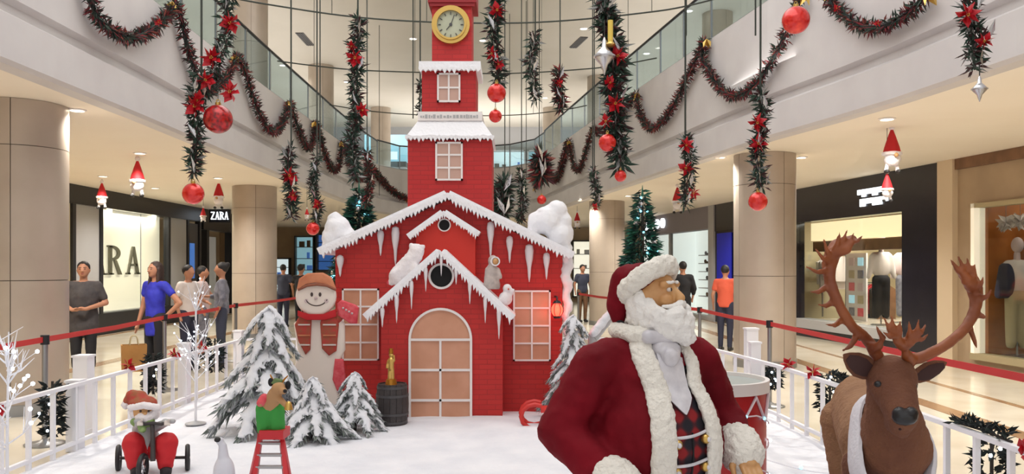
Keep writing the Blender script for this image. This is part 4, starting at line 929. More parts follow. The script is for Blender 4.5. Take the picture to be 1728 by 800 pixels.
for k, (x, y, z, w, h, lab) in enumerate(((-3.85,6.95,.4,.1,.24,'dark greenery clump on the fence below the dark shirted person'), (-3.85,8.9,.45,.1,.22,'dark greenery clump with lights below the blue dress'), (-3.85,10.75,.45,.12,.22,'dark greenery clump on the far fence beside the group'),
        (2.92,7.62,.44,.13,.2,'dark greenery clump on the fence just past the reindeer shoulder'), (2.92,5.05,.28,.12,.3,'large dark greenery clump on the fence beside the reindeer harness'), (2.86,9.1,.38,.08,.13,'small dark greenery clump on the fence behind the drum'), (2.2,10.9,.5,.12,.16,'dark greenery clump on the fence end beside the bearded statue'))):
    clump((x, y, z), w, h, 240, lab, k)
for k, (px, y, lab) in enumerate(((1640, 4.98, 'flat dark sprig lying on the rail above the large clump'), (1430, 6.9, 'flat dark sprig lying on the rail beside the reindeer back'))):
    x = 2.82; t = thing('rail_sprig', lab, 'greenery', (x, y, .61)); q = MB(); r = random.Random(k+40)
    for i in range(110): p = Vector((x+r.uniform(-.03,.03), y+r.uniform(-.28,.28), .615+r.uniform(0,.04))); q.leaf(p, (r.uniform(-1,1), r.uniform(-1,1), r.uniform(-.1,.8)), .07, .025)
    obj('needles', q, 'needle_dark', t); obj('stem', MB().tube([(x,y-.3,.612),(x,y,.62),(x,y+.3,.612)], .008), 'bark', t)
# poinsettias: template flower used on rails and garlands
def flower_mesh():
    q = MB()
    for k in range(7): a = 2*math.pi*k/7; q.leaf((0,-.02,0), (math.cos(a), -.25, math.sin(a)), 1.0, .72, .1)
    for k in range(6): a = 2*math.pi*k/6+.3; q.leaf((0,-.08,0), (math.cos(a), -.6, math.sin(a)), .72, .55, .1)
    e = MB()
    for k in range(5): a = 2*math.pi*k/5; e.ell((.1*math.cos(a), -.2, .1*math.sin(a)), .05, 6, 5)
    a, b = mesh_of(q, 'petals'), mesh_of(e, 'flower_eye'); a.materials.append(MATS['flower_red']); b.materials.append(MATS['flower_eye']); return a, b
FLOWER = flower_mesh()
def flower(parent, p, s, rng, name='poinsettia'):
    o = bpy.data.objects.new(name, FLOWER[0]); col.objects.link(o); o.scale = (s, s, s); o.rotation_euler = (rng.uniform(-.4,.4), rng.uniform(0,6), rng.uniform(-.5,.5))
    if parent is not None: o.parent = parent; o.location = Vector(p)-wloc(parent)
    else: o.location = p
    e = bpy.data.objects.new('flower_eye', FLOWER[1]); col.objects.link(e); e.parent = o; return o
rf = random.Random(11)
for x, y, lab in ((-3.73,8.1,'red poinsettia on the fence rail beside the paper bag'), (-3.73,10.0,'red poinsettia on the fence rail below the talking group'), (-3.73,9.2,'small red poinsettia on the rail by the paper bag foot'), (2.72,8.2,'red poinsettia on the fence rail right of the drum'),
        (2.74,7.6,'second red poinsettia on the rail right of the drum'), (2.8,4.55,'red poinsettia on the rail at the picture edge by the reindeer'), (2.25,10.75,'red poinsettia on the far fence behind the statue shoulder'), (-3.7,6.02,'large red poinsettia low on the fence at the picture edge')):
    o = flower(None, (x, y-.03, .64 if y > 6.1 else .6), .085, rf); tag(o, lab, 'flower', 'poinsettias on the fence rails')
def stanchion(x, y, nxt, label):
    t = thing('belt_barrier', label, 'barrier', (x, y, 0), 'belt barriers along the walkways')
    obj('post', MB().cyl((x,y,.02), (x,y,.9), .025, n=14), 'steel', t, True); obj('base', MB().lathe([(.17,0),(.17,.012),(.05,.03),(.03,.05)], (x,y,.002), 24), 'steel', t, True); obj('head', MB().cyl((x,y,.9), (x,y,.985), .038, n=14), 'dark_metal', t, True)
    if nxt:
        a = Vector((x, y, .945)); b = Vector((*nxt, .945)); mid = (a+b)/2-Vector((0,0,.012)); obj('belt', MB().bar(a, mid, .004, .05).bar(mid, b, .004, .05), 'belt_red', t)
SL = [(-4.1,3.4),(-4.2,7.46),(-4.48,10.7),(-4.66,14.0),(-4.5,18.0),(-3.9,21.0)]
for k, (x, y) in enumerate(SL): stanchion(x, y, SL[k+1] if k+1 < len(SL) else None, ('belt barrier post nearest the camera before the wide pillar','steel belt barrier post with red belt beside the wide pillar','steel belt barrier post right beside the blue dress','belt barrier post before the slim pillar by the group','belt barrier post past the slim pillar','last belt barrier post near the far end')[k])
SR = [(3.06,3.6),(2.95,9.5),(2.85,12.6),(2.2,16.5),(1.6,20.0)]
for k, (x, y) in enumerate(SR): stanchion(x, y, SR[k+1] if k+1 < len(SR) else None, ('belt barrier post near the camera past the reindeer','belt barrier post standing before the big pillar','belt barrier post near the orange shirted passer-by','belt barrier post behind the statue face','far belt barrier post between house and far pillar')[k])
# ================================================================ the bearded statue
SY = 3.5; SO = Vector(((1095-CX)/F*SY, SY, 0)); RZ = math.radians(24)
S = thing('festive_statue', 'life-size bearded man statue in red velvet coat with white fur trim', 'statue', SO); S.rotation_euler = (0, 0, RZ)
def so(name, mb, m, smooth=True, par=None, label=None):
    o = link(name, mesh_of(mb, name, smooth), m, par or S)
    if label: o['label'] = label
    return o
torso = MB().ell((0,0,1.1), (.245,.19,.22), 20, 14).ell((0,-.05,.88), (.285,.255,.3), 20, 14).ell((0,-.01,.62), (.28,.25,.3), 20, 14).cap((-.19,.01,1.21), (.19,.01,1.21), .105).cap((0,.01,1.2), (0,-.01,1.34), .1, .085)
coat_mb = MB(); coat_mb.add(torso.v, torso.f)
coat_mb.lathe([(.27,.42),(.285,.5),(.29,.62),(.28,.8)], (0,-.01,0), 24)
# sleeves: figure's right (towards the camera) and left
armR = [(-.245,.01,1.19), (-.405,.04,.93), (-.29,-.2,.765)]; armL = [(.245,.01,1.19), (.405,.04,.94), (.34,-.16,.845)]
for A in (armR, armL): coat_mb.cap(A[0], A[1], .105, .092, 16).cap(A[1], A[2], .092, .078, 16)
coat_full = blob(coat_mb, .014, 6)
vest = blob(torso, .016, 4); c0 = Vector((0,-.02,0))
for i, p in enumerate(vest.v): vest.v[i] = c0+Vector((p.x*.95, (p.y+.02)*.95, p.z))-Vector((0,0,.004))+Vector((0,0,0))
BV = bvh(coat_full); BVest = bvh(vest)
def wedge(z): return math.radians(interp([(.4,30),(.7,24),(1.0,23),(1.12,27),(1.2,36),(1.28,52),(1.33,62)], z))
def surf(tree, az, z, off=0.0, axis=(0,-.01)):
    d = Vector((math.sin(az), -math.cos(az), 0)); o = Vector((axis[0], axis[1], z)); hit = tree.ray_cast(o+d*.7, -d)
    return (hit[0]+d*off) if hit[0] is not None else o+d*(.2+off)
# fold ripples in the velvet, and open the coat at the front
fluff(coat_full, .008, 9); fluff(coat_full, .005, 17, 1); fluff(coat_full, .004, 24, 3)
kf = []
for f in coat_full.f:
    c = sum((coat_full.v[i] for i in f), Vector())/len(f); az = math.atan2(c.x, -(c.y+.01)); rr = math.hypot(c.x, c.y)
    if c.z < 1.2 and abs(az) < min(wedge(c.z), .6)-.03 and rr > .1 and .3 < c.z < 1.4 and abs(c.x) < .3: continue
    if c.z > 1.36: continue
    kf.append(f)
coat_full.f = kf
vest.f = [f for f in vest.f if (lambda c: abs(math.atan2(c.x, -(c.y+.01))) < .95 and c.z < 1.31)(sum((vest.v[i] for i in f), Vector())/len(f))]
so('coat', coat_full, 'velvet_red'); so('waistcoat', vest, 'plaid')
def band(sgn, w):
    zs = [.42+.05*i for i in range(19)]; q = MB(); vs = []; n = 10; pts = [surf(BV, sgn*wedge(z), z, .012) for z in zs]
    for i, p in enumerate(pts):
        rad = Vector((p.x, p.y+.01, 0)).normalized(); tng = Vector((-rad.y, rad.x, 0))
        for k in range(n): a = 2*math.pi*k/n; vs.append(p+tng*math.cos(a)*w+rad*math.sin(a)*w*.55)
    fs = [(i*n+k, i*n+(k+1) % n, (i+1)*n+(k+1) % n, (i+1)*n+k) for i in range(len(pts)-1) for k in range(n)]+[tuple(range(n))[::-1], tuple(range((len(pts)-1)*n, len(pts)*n))]
    q.add(vs, fs); return fluff(blob(q, .009, 3), .006, 45, sgn)
so('fur_trim', band(-1, .053), 'fur_white'); so('fur_trim', band(1, .046), 'fur_white')
q = MB()
for k in range(26):
    a = math.radians(40+280*k/25); q.ell((.125*math.sin(a), -.125*math.cos(a)+.01, 1.315+.02*(1-math.cos(a))/2), (.042,.042,.04), 10, 7)
so('fur_collar', fluff(blob(q, .01, 4), .006, 45, 5), 'fur_white')
q = MB().lathe([(.292,.4),(.315,.4),(.32,.44),(.315,.48),(.292,.48)], (0,-.01,0), 40, False); so('fur_hem', fluff(q, .01, 30), 'fur_white')
def cuff(A, r=.085):
    a, b = Vector(A[1]), Vector(A[2]); d = (b-a).normalized(); q = MB().cap(b-d*.01, b+d*.05, r, r*.96, 16); return fluff(blob(q, .009, 3), .007, 45)
so('fur_cuff', cuff(armR, .103), 'fur_white'); so('fur_cuff', cuff(armL, .096), 'fur_white')
def hand(A, side, curl):
    """palm with four jointed fingers and a thumb, closing forward and down"""
    a, b = Vector(A[1]), Vector(A[2]); d = (b-a).normalized(); w = b+d*.06; up = Vector((0,0,1)); x = d.cross(up).normalized()*side; nrm = x.cross(d).normalized()*side
    q = MB().cap(w-d*.03, w+d*.05, .034, .04, 12).ell(w+d*.05, (.045,.045,.03), 12, 8)
    for k in range(4):
        L = (.036, .041, .038, .03)[k]; r0 = .0125; p = w+d*.085+x*(-.032+.0215*k); f1 = (d*.9-nrm*.25).normalized(); p1 = p+f1*L; f2 = (d*math.cos(curl)-nrm*math.sin(curl)).normalized(); p2 = p1+f2*L*.85; f3 = (d*math.cos(curl*1.7)-nrm*math.sin(curl*1.7)).normalized(); p3 = p2+f3*L*.7
        q.cap(p-d*.02, p1, r0, r0*.95, 8).cap(p1, p2, r0*.95, r0*.9, 8).cap(p2, p3, r0*.9, r0*.75, 8)
    t0 = w+d*.03-x*.04; t1 = t0+(d*.6-x*.6-nrm*.3).normalized()*.04; t2 = t1+(d*.85+x*.05-nrm*.5).normalized()*.035; q.cap(t0, t1, .016, .014, 8).cap(t1, t2, .014, .011, 8)
    return blob(q, .0055, 2)
so('hand', hand(armR, 1, .9), 'skin_statue'); so('hand', hand(armL, -1, .8), 'skin_statue')
# waistcoat details: silver tie, chains, buttons
def drape(tree, zs, azl, azr, off, th, cols=8):
    vs = []; n = cols+1
    for lay in (off, off-th):
        for z in zs:
            for i in range(n): vs.append(surf(tree, lerp(azl(z), azr(z), i/cols), z, lay))
    m_ = len(zs)*n; fs = []
    for j in range(len(zs)-1):
        for i in range(cols): a = j*n+i; fs += [(a, a+1, a+n+1, a+n), (m_+a, m_+a+n, m_+a+n+1, m_+a+1)]
    for j in range(len(zs)-1): a = j*n; fs += [(a, a+n, m_+a+n, m_+a), (a+cols, m_+a+cols, m_+a+cols+n, a+cols+n)]
    for i in range(cols): fs += [(i, m_+i, m_+i+1, i+1), ((len(zs)-1)*n+i, (len(zs)-1)*n+i+1, m_+(len(zs)-1)*n+i+1, m_+(len(zs)-1)*n+i)]
    return MB().add(vs, fs)
zs = [1.02+.0194*i for i in range(14)]
tw_ = lambda z: math.radians(interp([(1.02,.5),(1.08,13),(1.14,18),(1.2,19),(1.27,22)], z)); tc_ = math.radians(-2)
tie = drape(BVest, zs, lambda z: tc_-tw_(z), lambda z: tc_+tw_(z), .022, .014); so('tie', fluff(tie, .004, 22), 'satin_silver')
shirt = drape(BVest, [1.13+.02*i for i in range(10)], lambda z: math.radians(-interp([(1.13,8),(1.2,22),(1.31,42)], z)), lambda z: math.radians(interp([(1.13,10),(1.2,22),(1.31,42)], z)), .01, .012); so('shirt_front', fluff(shirt, .003, 30), 'satin_silver')
so('tie_knot', fluff(blob(MB().ell(surf(BVest, tc_, 1.235, .03), (.045,.03,.04)).cap(surf(BVest, tc_-.28, 1.27, .02), surf(BVest, tc_+.28, 1.262, .02), .032), .009, 3), .005, 30), 'satin_silver')
so('collar_scarf', MB().cap((-.08,-.115,1.315), (.07,-.125,1.312), .03, .03, 12), 'satin_silver')
for z in (.935, .825):
    so('chain', MB().tube([surf(BVest, math.radians(-20+41*i/12), z+.022*i/12-.008*math.sin(math.pi*i/12), .012) for i in range(13)], .0065, 8), 'satin_silver')
    for az in (-12, 15):
        p = surf(BVest, math.radians(az), z-.025+(.012 if az > 0 else 0), .012); b = so('button', MB().ell(p, (.02,.02,.02), 14, 10), 'gold'); so('button_eye', MB().ell(p+Vector((math.sin(math.radians(az)),-math.cos(math.radians(az)),0))*.014, .011, 10, 8), 'satin_silver', True, b)
so('waistcoat_edge', MB().tube([surf(BVest, math.radians(3), z, .004) for z in [.5+.05*i for i in range(10)]], .004, 6), 'cloth_black')
# trousers, belt and boots below the coat
so('trousers', blob(MB().cap((-.11,0,.55), (-.12,0,.2), .12, .09).cap((.11,0,.55), (.12,0,.2), .12, .09), .02, 3), 'velvet_red')
for s in (-1, 1): so('boot', blob(MB().cap((s*.12,.0,.28), (s*.12,.01,.12), .095, .085).cap((s*.12,.01,.085), (s*.13,-.14,.08), .08, .07).box(s*.12-.07, s*.12+.08, -.2, .08, .03, .06), .016, 3), 'shoe_dark')
# head turned further round
HR = Matrix.Rotation(math.radians(27), 3, 'Z')@Matrix.Rotation(math.radians(-6), 3, 'X'); HC = Vector((0.01, -.03, 1.48))
def hd(name, mb, m, par=None): mb.v = [HC+HR@(p*.93) for p in mb.v]; return so(name, mb, m, True, par)
face = MB().ell((0,0,.0), (.088,.105,.125), 20, 14).ell((0,-.055,-.06), (.06,.055,.055)).cap((0,-.098,.022), (0,-.128,-.022), .013, .02).ell((0,-.122,-.027), (.024,.02,.018)).ell((-.045,-.075,-.025), (.034,.034,.03)).ell((.045,-.075,-.025), (.034,.034,.03)).cap((-.06,-.08,.042), (.06,-.08,.042), .018)
for s in (-1, 1): face.ell((s*.09,.0,-.005), (.014,.026,.036)).ell((s*.098,.0,-.03), (.012,.014,.016))
hd('head', blob(face, .006, 4), 'skin_statue'); hd('neck', MB().cap((0,.02,-.08), (0,.03,-.2), .06, .07), 'skin_statue')
for s in (-1, 1):
    e = hd('eye', MB().ell((s*.036,-.094,.018), (.016,.012,.01), 12, 8), 'cloth_white'); hd('iris', MB().ell((s*.036,-.104,.018), (.007,.004,.008), 10, 6), 'ink_dark', e)
    hd('eyebrow', fluff(blob(MB().cap((s*.016,-.106,.05), (s*.068,-.082,.046), .009,.007), .005, 2), .003, 60), 'beard_white')
    hd('moustache', fluff(blob(MB().cap((s*.006,-.128,-.047), (s*.05,-.108,-.06), .019,.014).cap((s*.05,-.108,-.06), (s*.085,-.08,-.052), .014,.006), .005, 2), .004, 50), 'beard_white')
hd('mouth', MB().ell((0,-.116,-.068), (.028,.014,.012), 12, 8), mat('lip_red', (150, 70, 62), .5))
bd_ = MB(); rb_ = random.Random(21)
for i in range(46):
    a = math.radians(rb_.uniform(-100, 100)); z = rb_.uniform(-.2, -.098); k = 1-abs(a)/2.6; rr = interp([(-.2,.075),(-.15,.105),(-.08,.1)], z); bd_.ell((rr*math.sin(a), -rr*math.cos(a)*1.12-.028*k, z+.045*abs(a)/1.7), (.032,.032,.036), 9, 7)
for s in (-1, 1):
    for k in range(4): bd_.ell((s*(.09-.002*k), -.005+.004*k, -.035-.03*k), (.026,.036,.03), 9, 7)
bd_.ell((0,-.1,-.16), (.075,.07,.06)).ell((.0,-.13,-.19), (.05,.05,.045))
hd('beard', fluff(fluff(blob(bd_, .0085, 2), .008, 34), .004, 70), 'beard_white')
hr_ = MB()
for i in range(26): a = math.radians(95+170*i/25); hr_.ell((.1*math.sin(a), -.105*math.cos(a), -.06+.03*math.sin(i*1.9)), (.035,.035,.06), 8, 6)
hd('hair', fluff(blob(hr_, .009, 2), .007, 34), 'beard_white')
# hat: wide fur rim tilted back and a slumped velvet bag
TB_ = Matrix.Rotation(math.radians(-30), 3, 'X'); rim = MB()
for k in range(30):
    a = 2*math.pi*k/30; p = TB_@Vector((.112*math.sin(a), -.122*math.cos(a), 0)); rim.ell(p+Vector((0,.03,.068)), (.04,.04,.048), 10, 7)
hd('hat_rim', fluff(blob(rim, .009, 3), .008, 40, 2), 'fur_white')
bag = MB().ell((0,.05,.07), (.108,.112,.085), 18, 12).ell((-.01,.1,.04), (.085,.085,.1)).cap((-.02,.13,.08), (-.05,.175,-.03), .075,.05).cap((-.05,.175,-.03), (-.06,.165,-.1), .05,.03)
hd('hat_bag', fluff(blob(bag, .01, 4), .007, 14), 'velvet_red'); hd('hat_button', MB().ell((-.075,.15,-.12), .022, 12, 8), 'cloth_black')
# ================================================================ drum
DY = 4.45; dc = P(1200, 637, DY); r0 = .29
t = thing('toy_drum', 'big red drum with white rim, zigzag ropes and lights', 'drum', (dc.x, DY, .03)); zt_ = dc.z
obj('shell', MB().lathe([(r0*.98,.05),(r0*.98,zt_-.03)], (dc.x,DY,0), 40), 'drum_red', t, True)
obj('drum_head', MB().cyl((dc.x,DY,zt_-.045), (dc.x,DY,zt_-.02), r0*.97, n=40), 'drum_skin', t)
for z in (.05, zt_-.03): obj('hoop', MB().lathe([(r0*.96,z-.03),(r0*1.04,z-.03),(r0*1.04,z+.03),(r0*.96,z+.03)], (dc.x,DY,0), 40, False).lathe([(r0*.96,z+.03),(r0*.96,z-.03)], (dc.x,DY,0), 40, False), 'white_paint', t, True)
zig = [(dc.x+r0*1.01*math.cos(2*math.pi*k/20), DY+r0*1.01*math.sin(2*math.pi*k/20), zt_-.07 if k % 2 else zt_-.2) for k in range(21)]; obj('zigzag_rope', MB().tube(zig, .009, 6), 'rope_white', t)
sp = [Vector((dc.x+r0*1.02*math.cos(.26*k+3.0), DY+r0*1.02*math.sin(.26*k+3.0), zt_-.14-.0058*k+.03*math.sin(k*.9))) for k in range(110)]
lc = obj('light_string', MB().tube(sp, .004, 4), 'rope_white', t); rl = random.Random(8)
for k in range(0, 110, 2): p = sp[k]; obj('bulb', MB().ell(p+Vector((rl.uniform(-.01,.01), rl.uniform(-.01,.01), 0)), .0085, 8, 6), 'bulb_aqua' if k % 6 else 'bulb_cold', lc)
# ================================================================ reindeer
DYR = 3.2; RO = P(1500, 0, DYR); RO.z = 0
R_ = thing('reindeer_statue', 'brown reindeer statue with large antlers and white chest harness', 'reindeer', RO); sc = DYR/F
def rp(px, py, dy=0.0): return P(px, py, DYR+dy)
# body runs back and to the left
bk = Vector((.3, .954, 0)); ch = rp(1500, 790, .12); ch.z = .88
body = MB().ell(ch+bk*.1+Vector((0,0,-.02)), (.15,.19,.23), 18, 12).cap(ch+bk*.15+Vector((0,0,-.02)), ch+bk*.75+Vector((0,0,.0)), .175,.17, 18).ell(ch+bk*.85, (.17,.18,.19), 16, 12)
body.cap(ch+Vector((.02,.0,.0)), rp(1505, 690, .04), .145,.1, 16).cap(rp(1505,690,.04), rp(1503,650,.03), .1,.085, 16)
head = MB().ell(rp(1504,640,.0), (.092,.105,.095), 16, 12).cap(rp(1506,650,-.03), rp(1522,700,-.15), .085,.058, 16).ell(rp(1524,706,-.165), (.055,.05,.045), 14, 10).ell(rp(1480,655,-.05), (.03,.04,.03)).ell(rp(1532,655,-.06), (.03,.04,.03)).cap(rp(1512,712,-.1), rp(1520,722,-.15), .045,.04)
body.add(head.v, head.f)
sd = Vector((.954, -.3, 0))
for s in (-1, 1):
    f0 = ch+bk*.08+sd*s*.1; body.cap(f0+Vector((0,0,-.1)), f0+Vector((.0,0,-.42)), .075,.045).cap(f0+Vector((0,0,-.42)), f0+Vector((0,.02,-.76)), .042,.032).cap(f0+Vector((0,.02,-.76)), f0+Vector((0,-.02,-.83)), .036,.042)
    h0 = ch+bk*.85+sd*s*.11; body.cap(h0+Vector((0,0,-.05)), h0-bk*.1+Vector((0,0,-.36)), .11,.06).cap(h0-bk*.1+Vector((0,0,-.36)), h0+bk*.08+Vector((0,0,-.55)), .055,.04).cap(h0+bk*.08+Vector((0,0,-.55)), h0+bk*.05+Vector((0,0,-.78)), .038,.032).cap(h0+bk*.05+Vector((0,0,-.78)), h0+bk*.02+Vector((0,0,-.83)), .036,.042)
body.cap(ch+bk*1.02+Vector((0,0,.06)), ch+bk*1.12+Vector((0,0,-.08)), .045,.025)
bb = fluff(blob(body, .0105, 5), .004, 30); BR = bvh(bb)
def ro(name, mb, m, par=None):
    mb.v = [p-RO for p in mb.v] if par is None else [p-RO for p in mb.v]; return link(name, mesh_of(mb, name, True), m, par or R_)
bo = ro('body', bb, 'deer_brown')
# paler back: a second colour on the trunk faces behind the neck
bo.data.materials.append(MATS['deer_back'])
for poly_ in bo.data.polygons:
    c = poly_.center+RO-ch
    if c.dot(bk) > .07 and c.z > -.35 and c.z < .3: poly_.material_index = 1
n_ = rp(1527, 704, -.2); ro('nose', fluff(blob(MB().ell(n_, (.047,.035,.032)).ell(n_+Vector((-.02,.0,.012)), .026).ell(n_+Vector((.022,.0,.012)), .026), .006, 2), .002, 40), 'deer_nose')
for a, b in ((1482,649),(1541,652)): p = rp(a, b, -.072); e = ro('eye', MB().ell(p, (.015,.017,.014), 12, 8), 'deer_nose')
ro('mouth', MB().tube([rp(1506,716,-.15), rp(1519,724,-.19), rp(1534,718,-.17)], .006, 6), 'deer_dark')
def ear(a, b, wd, lab):
    A, B = Vector(a), Vector(b); d = (B-A); L = d.length; d.normalize(); u = Vector((0,-.25,1)).normalized(); x = d.cross(u).normalized(); u = x.cross(d); vs = []; prof = [(0,.35),(.2,.8),(.45,1),(.7,.8),(.9,.4),(1,.05)]; n = 10
    for t_, wf in prof:
        for k in range(n): an = 2*math.pi*k/n; vs.append(A+d*L*t_+u*math.cos(an)*wd*wf+x*math.sin(an)*wd*.35*wf)
    o = ro('ear', MB().add(vs, [(j*n+k, j*n+(k+1) % n, (j+1)*n+(k+1) % n, (j+1)*n+k) for j in range(len(prof)-1) for k in range(n)]+[tuple(range(n))[::-1], tuple(range((len(prof)-1)*n, len(prof)*n))]), 'deer_brown')
    vs = []; f = x if x.y < 0 else -x
    for t_, wf in prof[:-1]:
        for k in range(n): an = 2*math.pi*k/n; vs.append(A+f*wd*.16+d*L*(.12+t_*.85)+u*math.cos(an)*wd*wf*.72+f*(.5+.5*math.sin(an))*wd*.26*wf)
    ro('ear_lining', MB().add(vs, [(j*n+k, j*n+(k+1) % n, (j+1)*n+(k+1) % n, (j+1)*n+k) for j in range(len(prof)-2) for k in range(n)]+[tuple(range(n))[::-1], tuple(range((len(prof)-2)*n, (len(prof)-1)*n))]), 'deer_dark', o)
ear(rp(1478,634,.02), rp(1423,598,.0), .05, ''); ear(rp(1536,640,.02), rp(1598,612,.03), .042, '')
def antler(main, radii, tines, dys):
    q = MB(); pts = [rp(a, b, dy) for (a, b), dy in zip(main, dys)]; sm_ = smooth_path(pts, 5); rs = [interp([(i/(len(radii)-1), r) for i, r in enumerate(radii)], k/(len(sm_)-1)) for k in range(len(sm_))]
    for k in range(len(sm_)-1): q.cap(sm_[k], sm_[k+1], rs[k], rs[k+1], 9)
    for (a, b, rr) in tines: A = rp(*a[:2], a[2] if len(a) > 2 else 0); B = rp(*b[:2], b[2] if len(b) > 2 else -.04); M_ = A.lerp(B, .55)+Vector((0,-.008,-.012)); rr *= 1.3; q.cap(A, M_, rr, rr*.7, 8).cap(M_, B, rr*.7, rr*.25, 8)
    return fluff(blob(q, .006, 2), .002, 40)
ro('antler', antler([(1487,622),(1480,600),(1462,572),(1436,548),(1414,510),(1400,470),(1401,440),(1414,416),(1438,405)], [.026,.025,.022,.02,.02,.023,.03,.032,.02],
    [((1402,430),(1418,390),.011),((1410,420),(1430,387),.011),((1422,412),(1442,392),.011),((1432,408),(1456,397),.011),((1400,436),(1390,404),.011),((1400,444),(1376,420),.01),((1398,458),(1360,450),.011),((1399,482),(1364,492),.011),((1408,508),(1380,514),.011),((1424,538),(1394,548),.011),((1448,562),(1422,592),.012),((1410,425),(1440,408),.022),
    ((1472,588,-.02),(1490,570,-.1),.018),((1490,570,-.1),(1478,548,-.13),.01)], [.03,.02,.0,-.03,-.03,0,.02,.02,.0]), 'antler')
ro('antler', antler([(1530,624),(1534,608),(1558,602),(1602,578),(1634,546),(1647,512),(1643,484),(1630,462)], [.025,.025,.022,.02,.02,.023,.031,.03],
    [((1628,466),(1604,438),.013),((1632,464),(1617,433),.012),((1636,468),(1632,436),.012),((1640,474),(1645,446),.011),((1645,490),(1660,466),.01),((1648,505),(1674,488),.011),((1648,528),(1666,532),.01),((1636,550),(1648,588),.01),((1640,480),(1622,458),.024),
    ((1534,606,-.01),(1524,582,-.08),.022),((1524,582,-.08),(1505,560,-.13),.02),((1524,582,-.08),(1542,564,-.12),.02),((1505,562,-.13),(1492,536,-.15),.011),((1508,560,-.13),(1504,532,-.15),.011),((1516,566,-.12),(1518,540,-.15),.011),((1512,566,-.13),(1490,560,-.16),.011),((1534,570,-.11),(1534,542,-.14),.011),((1542,564,-.12),(1550,540,-.14),.011),((1542,566,-.12),(1562,548,-.13),.011),((1540,572,-.11),(1566,564,-.12),.01)], [.03,.02,.0,-.03,-.02,0,.03,.03]), 'antler')
# harness: thick white collar round the neck base, over the withers and down the chest
q = MB(); N = 40; nc = rp(1502, 790, .1); u1 = Vector((1,0,0)); u2 = Vector((0,.5,.866)); ring_ = []
for k in range(N):
    a = 2*math.pi*k/N; d_ = (u1*math.cos(a)*.15+u2*math.sin(a)*.25); L_ = d_.length; d_ = d_/L_; hit = BR.ray_cast(nc+d_*.45, -d_)
    L2 = (hit[0]-nc).length if hit[0] is not None else L_
    ring_.append(nc+d_*(min(max(L2, L_*.85), L_*1.15)+.006))
ring_ = [(ring_[k-1]+ring_[k]*2+ring_[(k+1) % N])/4 for k in range(N)]
vs = []; n = 10
for k in range(N):
    p = ring_[k]; rad = (p-nc).normalized(); tn = (ring_[(k+1) % N]-ring_[k-1]).normalized(); sdv = rad.cross(tn).normalized()
    for j in range(n): an = 2*math.pi*j/n; vs.append(p+sdv*math.sin(an)*.062+rad*math.cos(an)*.022)
q.add(vs, [(k*n+j, k*n+(j+1) % n, ((k+1) % N)*n+(j+1) % n, ((k+1) % N)*n+j) for k in range(N) for j in range(n)]); ro('harness', fluff(q, .004, 30), 'harness_white')
# ================================================================ dolls on the snow
# rider on a tricycle, facing the camera
TY = 6.15; tx = P(250, 0, TY).x; gz = .05
pt = lambda a, b, dy=0: P(a, b, TY+dy)
t = thing('tricycle_doll', 'bearded doll in striped hat and red trousers riding a dark tricycle', 'doll', (tx, TY, gz))
obj('frame_tube', MB().tube([pt(258,778,-.16), pt(258,748,-.12), pt(257,716,-.08)], [.02,.018,.016], 8).tube([pt(257,745,-.1), pt(252,765,.1), pt(250,775,.2)], .016, 8), 'barrel_dark', t, True)
obj('handlebar', MB().tube([pt(232,712,-.1), pt(245,716,-.1), pt(258,714,-.09), pt(272,716,-.1), pt(290,710,-.1)], .012, 8), 'barrel_dark', t, True)
for px in (234, 288): obj('grip', MB().cap(pt(px-4,711,-.1), pt(px+4,711,-.1), .018), 'panel_grey', t, True)
obj('seat', MB().box(pt(234,0).x, pt(268,0).x, TY-.02, TY+.16, pt(0,768).z, pt(0,762).z), 'barrel_dark', t)
def wheel(c, r, name, yaw):
    o = obj(name, MB().rot(Matrix.Identity(3)), 'tyre_black', t)
    bpy.data.objects.remove(o)
    M_ = Matrix.Rotation(yaw, 3, 'Z'); q = MB(); n = 24
    path = [c+M_@Vector((0, r*math.cos(2*math.pi*k/n), r*math.sin(2*math.pi*k/n))) for k in range(n+1)]
    w_ = obj(name, MB().tube(path, .018, 8), 'tyre_black', t, True)
    for k in range(8): a = 2*math.pi*k/8; obj('spoke', MB().cyl(c, c+M_@Vector((0, r*math.cos(a), r*math.sin(a))), .005, n=5), 'silver', w_)
    obj('hub', MB().ell(c, .02, 10, 8), 'silver', w_, True)
wr = .085
wheel(Vector((pt(187,0).x, TY+.12, gz+wr+.018)), wr, 'wheel', .35); wheel(Vector((pt(304,0).x, TY+.14, gz+wr+.018)), wr, 'wheel', .35); wheel(Vector((pt(258,0).x, TY-.17, gz+wr+.018)), wr, 'wheel', .1)
obj('axle', MB().cyl((pt(187,0).x, TY+.12, gz+wr+.018), (pt(304,0).x, TY+.14, gz+wr+.018), .012, n=8), 'barrel_dark', t)
tr = MB()
for s, px in ((-1, 226), (1, 281)): tr.cap(pt(250+s*10, 760, .05), pt(px, 748, -.04), .07, .085).cap(pt(px, 748, -.04), pt(px-s*2, 782, -.08), .085, .06)
obj('trousers', fluff(blob(tr, .012, 3), .005, 20), 'sack_red', t, True)
for s, px in ((-1, 230), (1, 280)): obj('boot', blob(MB().cap(pt(px,787,-.08), pt(px,796,-.1), .045,.042).cap(pt(px,797,-.1), pt(px,799,-.18), .042,.036), .01, 2), 'cloth_black', t, True)
obj('jacket', fluff(blob(MB().cap(pt(247,752,.06), pt(244,722,.05), .11,.085).cap(pt(232,722,.03), pt(235,714,-.08), .035,.03).cap(pt(262,722,.03), pt(280,713,-.08), .035,.03), .012, 3), .004, 25), 'panel_grey', t, True)
